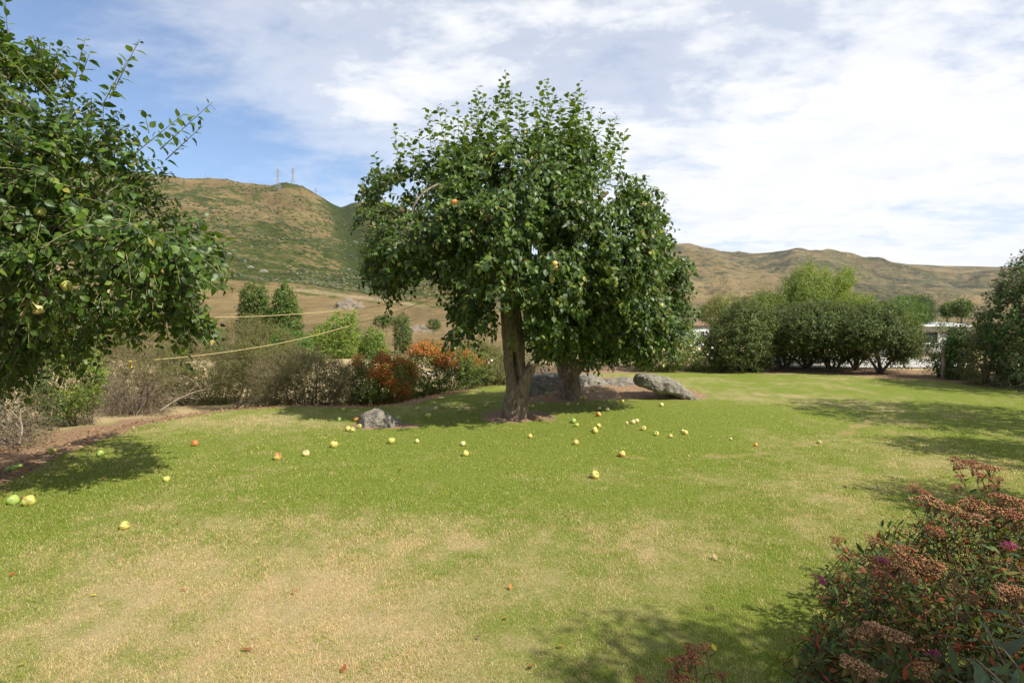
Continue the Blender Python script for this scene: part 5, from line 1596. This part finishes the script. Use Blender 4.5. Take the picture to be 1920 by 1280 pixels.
RB, YL, OR, DG = (0.26, 0.085, 0.035), (0.60, 0.46, 0.05), (0.42, 0.18, 0.05), (0.03, 0.06, 0.015)
for a_ in ((16, 1083, .05, (0.36, 0.06, 0.03), 'small red leaf close to the left edge of the lawn'), (54, 1010, .06, YL, 'yellow leaf at the left, above the red one'), (182, 1118, .045, YL, 'yellow leaf on the lower left lawn, alone'), (47, 1247, .04, YL, 'yellow leaf in the lower left corner'),
           (747, 886, .06, DG, 'single dark green leaf on the lawn left of centre'), (407, 893, .045, OR, 'orange leaf right of the yellow green apple'), (350, 1108, .05, RB, 'red brown leaf on dry grass, lower left'), (545, 1115, .05, OR, 'orange brown leaf on dry grass left of centre'),
           (340, 983, .05, RB, 'brown leaf right of the yellow apple on the left'), (405, 1013, .045, OR, 'small orange leaf below the brown leaf right of the yellow apple'), (190, 900, .06, OR, 'orange leaf at the fringe of the left tree shade'), (640, 1265, .06, RB, 'russet leaf at the bottom edge, left of centre'),
           (472, 1222, .06, RB, 'russet leaf on dry grass above the bottom edge'), (1000, 1250, .06, RB, 'red brown leaf at the bottom edge near the centre'), (953, 1160, .05, OR, 'orange leaf on the lower lawn at the centre'), (1345, 1053, .07, (0.40, 0.27, 0.15), 'pale tan dry leaf on the lawn left of the flowering bush'),
           (1058, 1215, .05, OR, 'orange leaf just left of the dark shade at the bottom'), (1343, 1225, .05, YL, 'yellow leaf in the shade right of the red flower heads'), (1002, 823, .05, RB, 'brown leaf below the lone apple under the hollow trunk'), (1620, 975, .05, RB, 'brown leaf by the left rim of the bush shade'),
           (1780, 839, .10, RB, 'reddish dead leaf on the right lawn above the bush'), (1400, 762, .07, (0.45, 0.36, 0.18), 'pale dry leaf right of the long slab'), (1488, 770, .06, OR, 'brown leaf on the right lawn beyond the worn track'), (958, 1108, .05, OR, 'small rust leaf on the central dry grass'), (1105, 897, .05, RB, 'brown leaf left below the big yellow apple')):
    leaf_thing(*a_)

r = np.random.default_rng(101)


def scatter(name, n, box_, test, size, cols, flat=.25, wid=.6, mat=M_LEAF_MATT, zoff=.008):
    x = r.uniform(box_[0], box_[1], n); y = r.uniform(box_[2], box_[3], n)
    k = test(x, y)
    x, y = x[k], y[k]
    z = ground_h(x, y) + zoff
    a_ = r.uniform(0, 6.283, len(x))
    lv = dict(pos=np.stack([x, y, z], -1), ax=np.stack([np.cos(a_), np.sin(a_), r.normal(0, flat, len(x))], -1), nrm=np.stack([r.normal(0, flat, len(x)), r.normal(0, flat, len(x)), np.ones(len(x))], -1), size=r.uniform(size[0], size[1], len(x)), wid=wid * r.uniform(.6, 1.2, len(x)),
              col=jitter_cols(len(x), cols, r=r, var=.4), curl=r.uniform(-.4, .3, len(x)), fold=r.uniform(.1, .6, len(x)))
    v, f, c = leaf_mesh(lv, 4)
    tag(link(name, mesh(name, v, f, mat, {'col': c}), None), kind='stuff')


LIT = [(0.28, 0.13, 0.06), (0.34, 0.19, 0.10), (0.20, 0.10, 0.05), (0.40, 0.26, 0.15), (0.15, 0.09, 0.055)]
scatter('leaf_litter', 30000, (-8.5, .6, 4.0, 16.5), lambda x, y: (lambda d: (d > -.25 + r.random(len(x)) ** 2 * .35) & (d < 3.2))(lawn_d(np.stack([x, y], -1))), (.025, .065), LIT)
scatter('mulch', 5200, (0, 4.6, 10.8, 15.5), lambda x, y: inpoly(np.stack([x, y], -1), ISLAND), (.02, .06), [(0.30, 0.20, 0.12), (0.40, 0.28, 0.17), (0.22, 0.13, 0.08), (0.46, 0.34, 0.21)], .35, .3)
scatter('lawn_litter', 520, (-8, 9, 2.2, 13), lambda x, y: lawn_d(np.stack([x, y], -1)) < -.1, (.015, .04), LIT + [(0.45, 0.30, 0.12)], zoff=.02)

# dead branches lying along the foot of the hedge
for (pts, rad, lab) in (([(228, 744, -.10), (265, 747, -.05), (300, 749, 0), (340, 745, .1), (372, 748, .2)], .016, 'long pale dead branch lying level at the foot of the brown hedge'),
                        ([(270, 725, .3), (278, 745, .1), (284, 762, 0), (292, 778, -.1)], .03, 'thick leaning dead limb in the tangle of grey brush'),
                        ([(300, 770, 0), (330, 750, .2), (365, 735, .4), (395, 728, .6)], .012, 'dead branch slanting up to the right out of the earth below the hedge'),
                        ([(36, 832, 0), (42, 805, .1), (38, 780, .1), (44, 750, .2)], .016, 'pale bare stem standing in the shade at the left end of the hedge')):
    Yb_ = gp(pts[0][0], pts[0][1] + 26 if pts[0][1] < 800 else 850)[1]
    P = [at(a_, b_, Yb_ + d_) for a_, b_, d_ in pts]
    Pm = smooth_path(P, 24)
    for i in range(24): Pm[i, 2] = max(Pm[i, 2], float(ground_h(Pm[i, 0], Pm[i, 1])) + .01)
    v, f = tube1(Pm, np.linspace(rad, rad * .45, 24), 8)
    v = v + (fbm(v * 14, 2, 3)[:, None] - .5) * rad * .8
    t = thing('dead_branch', Pm[0], lab, 'branch', 'dead branches under the hedge')
    link('bough', mesh('bough', v - Pm[0], f, M_DEADTWIG), t)
    for k in range(5):
        i = random.randint(6, 20)
        e = Pm[i] + np.array([random.uniform(-.3, .3), random.uniform(-.15, .15), random.uniform(.05, .3)])
        v, f = tube1(smooth_path([Pm[i], (Pm[i] + e) / 2 + [0, 0, .04], e], 6), np.linspace(rad * .4, rad * .15, 6), 5)
        link('twig', mesh('twig', v - Pm[0], f, M_DEADTWIG), t)

# ================================================================== grass blades on the near lawn
n = 950000
u = r.random(n)
yb = 1.9 * (11.0 / 1.9) ** u                     # even density in depth on a log scale
xb = yb * r.uniform(-1.0, 1.0, n)
kp = lawn_d(np.stack([xb, yb], -1)) < -.02
so, dr, tk = ground_masks(xb, yb)
kp &= r.random(n) < np.clip((11 - yb) / 6.5, 0, 1)
kp &= (so + r.uniform(-.3, .3, n) < .45) & (tk < r.uniform(.3, .9, n))
xb, yb, dr = xb[kp], yb[kp], dr[kp]
m_ = len(xb)
zb = ground_h(xb, yb)
hb = r.uniform(.007, .018, m_) * (1 + 1.3 * (fbm(xyz(xb * 4.5, yb * 4.5), 3, 7) - .5)) * np.clip(yb / 3.6, .85, 1.15)
an = r.uniform(0, 6.283, m_)
lean = r.uniform(.3, 1.5, m_)
wb = np.maximum(.0016, yb * .00062) * r.uniform(.7, 1.3, m_)
dx, dy = np.cos(an), np.sin(an)
B = np.stack([xb, yb, zb - .003], -1)
T = B + np.stack([dx * lean * hb, dy * lean * hb, hb], -1)
sd_ = np.stack([-dy * wb, dx * wb, 0 * wb], -1)
V = np.stack([B - sd_, B + sd_, T], 1).reshape(-1, 3)
isd = dr + r.normal(0, .37, m_) + .8 * (fbm(xyz(xb * 13, yb * 13), 2, 9) - .5) + .5 * (fbm(xyz(xb * 30, yb * 30), 2, 19) - .5) > .53
gcol = np.where(isd[:, None], jitter_cols(m_, [(0.54, 0.42, 0.22), (0.61, 0.50, 0.28), (0.46, 0.33, 0.165), (0.50, 0.42, 0.19)], r=r), jitter_cols(m_, [(0.222, 0.290, 0.042), (0.265, 0.315, 0.056), (0.175, 0.240, 0.034), (0.32, 0.325, 0.085)], r=r))
M_BLADE, t, o = new_mat('grass_blade')
a_ = t.n('ShaderNodeAttribute', attribute_name='col').outputs['Color']
bd = t.n('ShaderNodeBsdfPrincipled', {'Base Color': a_, 'Roughness': .6, 'Specular IOR Level': .2})
tr = t.n('ShaderNodeBsdfTranslucent', {'Color': t.mix(1.0, a_, (1.5, 1.5, 1.0), 'MULTIPLY')})
t.link(t.n('ShaderNodeMixShader', {0: .42, 1: bd.outputs[0], 2: tr.outputs[0]}).outputs[0], o.inputs[0])
tag(link('grass', mesh('grass', V, np.arange(m_ * 3).reshape(-1, 3), M_BLADE, {'col': np.repeat(gcol, 3, 0)}, smooth=False), None), kind='stuff')

# ================================================================== the flowering bush in the near corner
SPI = [(0.060, 0.095, 0.018), (0.036, 0.062, 0.013), (0.105, 0.120, 0.022), (0.16, 0.050, 0.018), (0.26, 0.050, 0.020), (0.08, 0.035, 0.016)]
SPW = [.3, .26, .14, .13, .08, .09]
r = np.random.default_rng(111)


def corymb(name, cols, seed, n=130, flat=.30):
    q = np.random.default_rng(seed)
    a_ = q.uniform(0, 6.283, n); rd = np.sqrt(q.random(n)) * .5
    lump = 1 + .25 * np.sin(a_ * 3 + seed)
    c = np.stack([rd * np.cos(a_) * lump, rd * np.sin(a_) * lump * .85, flat * (1 - (rd / .5) ** 2) * .55 + q.normal(0, .025, n)], -1)
    v0 = np.array([[1, 0, 0], [-1, 0, 0], [0, 1, 0], [0, -1, 0], [0, 0, 1], [0, 0, -1]], float) * .038
    f0 = np.array([[0, 2, 4], [2, 1, 4], [1, 3, 4], [3, 0, 4], [2, 0, 5], [1, 2, 5], [3, 1, 5], [0, 3, 5]])
    V = (c[:, None] + v0[None] * q.uniform(.6, 1.35, (n, 1, 1))).reshape(-1, 3)
    Fi = (f0[None] + (np.arange(n) * 6)[:, None, None]).reshape(-1, 3)
    col = np.repeat(jitter_cols(n, cols, var=.4, r=q), 6, 0)
    return V, Fi, col


def corymb_obj(name, cols, seed, **kw):
    V, Fi, col = corymb(name, cols, seed, **kw)
    q = np.random.default_rng(seed + 1)
    st = []
    for k in range(16):
        a0 = q.uniform(0, 6.283); rd = q.uniform(.1, .45)
        e = np.array([rd * math.cos(a0), rd * math.sin(a0) * .85, .06])
        st.append([(0, 0, -.55), tuple(e * .45 + [0, 0, -.22]), tuple(e)])
    v, f = tubes(np.array(st), np.full((16, 3), .012), 3)
    f = np.vstack([f[:, [0, 1, 2]], f[:, [0, 2, 3]]])
    V2, F2, C2 = cat_mesh([(V, Fi, col), (v, f, np.tile([[0.20, 0.12, 0.06]], (len(v), 1)))])
    return mesh(name, V2, F2, M_COL, {'col': C2}, smooth=False)


HB = [(0.25, 0.105, 0.038), (0.32, 0.150, 0.058), (0.17, 0.065, 0.028), (0.34, 0.18, 0.07)]
HR = [(0.27, 0.092, 0.040), (0.33, 0.130, 0.056), (0.19, 0.060, 0.028)]
HT = [(0.32, 0.17, 0.075), (0.38, 0.21, 0.10), (0.24, 0.12, 0.055)]
HM = [(0.36, 0.015, 0.14), (0.45, 0.03, 0.20), (0.25, 0.01, 0.09)]
ME_HEADS = {'b': [corymb_obj('flower_head', HB, k) for k in (1, 2, 3)], 'r': [corymb_obj('flower_head', HR, k) for k in (4, 5)], 't': [corymb_obj('flower_head', HT, k) for k in (6, 7)], 'm': [corymb_obj('flower_head', HM, 8, n=90)]}


def stem_run(base_pt, top, k=9, bend=.08):
    m = base_pt * .45 + top * .55 + np.array([r.normal(0, bend), r.normal(0, bend), 0])
    tt = np.linspace(0, 1, k)[:, None]
    return (1 - tt) ** 2 * base_pt + 2 * tt * (1 - tt) * m + tt ** 2 * top


def spirea(root_xy, heads, label, poly=None, fill=0, yfun=None, n_ind=0, name='flowering_bush', group=None, cols=SPI, wts=SPW, leaf=.062, base_spread=.35):
    z = float(ground_h(*root_xy))
    base = np.array([root_xy[0], root_xy[1], z - .02])
    t = thing(name, base, label, 'bush', group)
    lvs, runs = [], []
    for (px, py, Y, s, kd) in heads:
        top = at(px, py, Y)
        b0 = base + np.array([(top[0] - base[0]) * .7 + r.normal(0, base_spread * .2), (top[1] - base[1]) * .7 + r.normal(0, base_spread * .2), 0])
        C = stem_run(b0, top)
        runs.append(C)
        ob = link('flower_head', random.choice(ME_HEADS[kd]), t, Vector(top - base))
        ob.scale = (s * 1.15,) * 3
        ob.rotation_euler = (r.normal(0, .22) + .12, r.normal(0, .22), r.uniform(0, 6.28))
        d = C[-1] - C[3]
        lv, _ = shoots(C[3][None], d[None], np.array([np.linalg.norm(d)]), .022, leaf, cols, wts, droop=0.0, r=r, wid=.36, hang=.1, up=.6, skip=0.0)
        lvs.append(lv)
    if fill:
        q = []
        poly_ = np.array(poly, float)
        lo, hi = poly_.min(0), poly_.max(0)
        while len(q) < fill:
            p = r.uniform(lo, hi, (fill, 2))
            p = p[inpoly(p, poly_)]
            q += list(p)
        q = np.array(q[:fill])
        Yq = yfun(q[:, 0], q[:, 1]) + r.exponential(.18, fill)
        P = at(q[:, 0], q[:, 1], Yq)
        P[:, 2] = np.maximum(P[:, 2] - r.exponential(.05, fill), z + .05)
        nz = fbm(P / .16, 2, 5)
        P = P[nz > .40]
        L = r.uniform(.14, .30, len(P))
        d = unit(np.stack([r.normal(0, .38, len(P)), r.normal(-.2, .38, len(P)), np.ones(len(P))], -1))
        lv, tw = shoots(P - d * L[:, None], d, L, .020, leaf, cols, wts, droop=.1, r=r, wid=.36, hang=.15, up=.6)
        lvs.append(lv)
        # woody stems below the leafy tips
        S0 = P - d * L[:, None]
        G = np.stack([base[0] + (S0[:, 0] - base[0]) * .75, base[1] + (S0[:, 1] - base[1]) * .75, np.full(len(P), z)], -1)
        tt = np.linspace(0, 1, 6)[None, :, None]
        st = G[:, None] * (1 - tt) + S0[:, None] * tt
        emit_twigs(t, np.concatenate([st, tw]), .0028, .0014, M_STEMD, base, name='stems')
    LVm = merge(lvs)
    emit_leaves(t, LVm, 8, M_LEAF_MATT, base, n_ind)
    emit_twigs(t, np.array(runs), .0026, .0018, M_STEMD, base, 4, 'flower_stems')
    return t


BPOLY = [(1492, 1300), (1488, 1195), (1530, 1160), (1545, 1120), (1585, 1100), (1548, 1045), (1580, 1012), (1622, 1015), (1650, 970), (1690, 950), (1705, 920), (1750, 925), (1800, 950), (1800, 900), (1860, 890), (1890, 925), (1940, 940), (2120, 930), (2260, 1000), (2260, 1300)]
YF = lambda a_, b_: np.interp(b_, [870, 960, 1080, 1280], [3.35, 2.95, 2.45, 1.85])
HEADS = [(1795, 868, 3.35, .10, 'r'), (1826, 872, 3.3, .11, 'r'), (1855, 880, 3.28, .11, 'r'), (1838, 892, 3.2, .08, 'r'), (1872, 900, 3.2, .07, 'b'), (1800, 893, 3.2, .06, 'r'), (1862, 912, 3.15, .07, 'r'), (1792, 912, 3.1, .06, 'b'),
         (1715, 915, 3.1, .07, 'r'), (1735, 925, 3.05, .06, 'r'), (1738, 938, 3.0, .12, 't'), (1760, 948, 2.95, .10, 't'), (1785, 955, 2.9, .09, 'b'), (1815, 945, 2.95, .11, 'b'), (1850, 955, 2.9, .12, 'b'), (1880, 935, 3.0, .12, 'b'), (1905, 945, 2.95, .13, 'b'), (1890, 965, 2.85, .10, 'b'), (1915, 975, 2.8, .12, 'r'), (1830, 972, 2.8, .09, 't'),
         (1635, 1012, 2.7, .07, 'b'), (1570, 1012, 2.7, .06, 'r'), (1755, 995, 2.7, .07, 'r'), (1690, 1030, 2.5, .08, 'r'), (1645, 1062, 2.42, .10, 'r'), (1672, 1058, 2.42, .10, 'b'), (1698, 1052, 2.4, .12, 'b'), (1728, 1060, 2.38, .12, 'b'), (1755, 1068, 2.36, .09, 'b'), (1655, 1080, 2.35, .09, 'r'), (1700, 1075, 2.33, .09, 'b'),
         (1620, 1188, 1.98, .09, 't'), (1645, 1180, 1.98, .10, 't'), (1670, 1190, 1.95, .09, 't'), (1692, 1196, 1.95, .07, 't'), (1590, 1240, 1.88, .07, 't'), (1610, 1252, 1.86, .09, 't'), (1630, 1262, 1.85, .08, 't'), (1730, 1255, 1.85, .08, 'b'), (1885, 1108, 2.3, .09, 't'), (1908, 1112, 2.28, .10, 'b'), (1820, 1122, 2.2, .06, 'b'), (1795, 1105, 2.2, .06, 'b'),
         (1985, 960, 2.9, .12, 'b'), (2050, 970, 2.9, .12, 'b'), (1960, 1050, 2.5, .12, 'b'), (1890, 1022, 2.5, .06, 'm'), (1535, 1086, 2.38, .062, 'm'), (1655, 1050, 2.42, .05, 'm'), (1750, 1225, 1.9, .045, 'm')]
spirea((2.5, 2.35), HEADS, 'big bush with flat brown and rusty flower heads and dark reddish leaves, lower right corner', BPOLY, 1500, YF, 300)
spirea((.70, 2.0), [(1296, 1216, 2.05, .065, 'r'), (1322, 1214, 2.05, .05, 'r'), (1300, 1226, 2.03, .05, 'r'), (1270, 1242, 2.0, .07, 'r'), (1295, 1238, 2.0, .07, 'r'), (1262, 1272, 1.95, .06, 'r'), (1282, 1276, 1.95, .08, 'r'), (1352, 1266, 1.98, .05, 'r'), (1200, 1278, 1.93, .05, 'r')],
       'few dark red flower heads on thin stems, left of the big bush', name='flower_sprig', leaf=.03)

# broad grey green leaves at the very corner
base = np.array([1.78, 1.62, float(ground_h(1.78, 1.62))])
t = thing('broad_leaved_plant', base, 'plant with long drooping grey green leaves in the lower right corner of the picture', 'plant')
tops = [(1850, 1175, 1.95), (1905, 1150, 2.0), (1880, 1215, 1.85), (1830, 1235, 1.8), (1910, 1250, 1.75), (1860, 1275, 1.7), (1950, 1200, 1.85), (1780, 1265, 1.8), (1930, 1130, 2.1)]
lvs, runs = [], []
for (px, py, Y) in tops:
    top = at(px, py, Y)
    C = stem_run(base + np.array([r.normal(0, .08), r.normal(0, .08), 0]), top, bend=.05)
    runs.append(C)
    d = C[-1] - C[4]
    lv, _ = shoots(C[4][None], d[None], np.array([np.linalg.norm(d)]), .028, .165, [(0.075, 0.10, 0.045), (0.095, 0.12, 0.06), (0.06, 0.085, 0.035)], droop=0, r=r, wid=.26, hang=.35, up=.8, taper=.45)
    lv['curl'] = r.uniform(.15, .5, len(lv['curl']))
    lvs.append(lv)
LVm = merge(lvs)
emit_leaves(t, LVm, 8, M_LEAF_MATT, base, 300)
emit_twigs(t, np.array(runs), .004, .0025, M_TWIG, base, 5, 'stems')

# ================================================================== air: a thin summer haze over the valley
zs_ = [v.co.z for ob in bpy.data.objects if ob.name in ('ground', 'hillside', 'far_hills') for v in ob.data.vertices]
z_lo, z_hi = min(zs_) - 1.0, max(zs_) + 60.0
M_HAZE, t, o = new_mat('haze')
t.link(t.n('ShaderNodeVolumePrincipled', {'Color': (0.86, 0.92, 1.0, 1), 'Density': 0.000036, 'Anisotropy': 0.2}).outputs[0], o.inputs['Volume'])
v, f = box((0, 3040, (z_lo + z_hi) / 2), (12600, 6300, z_hi - z_lo))
tag(link('haze', mesh('haze', v, f, M_HAZE, smooth=False), None), kind='stuff')
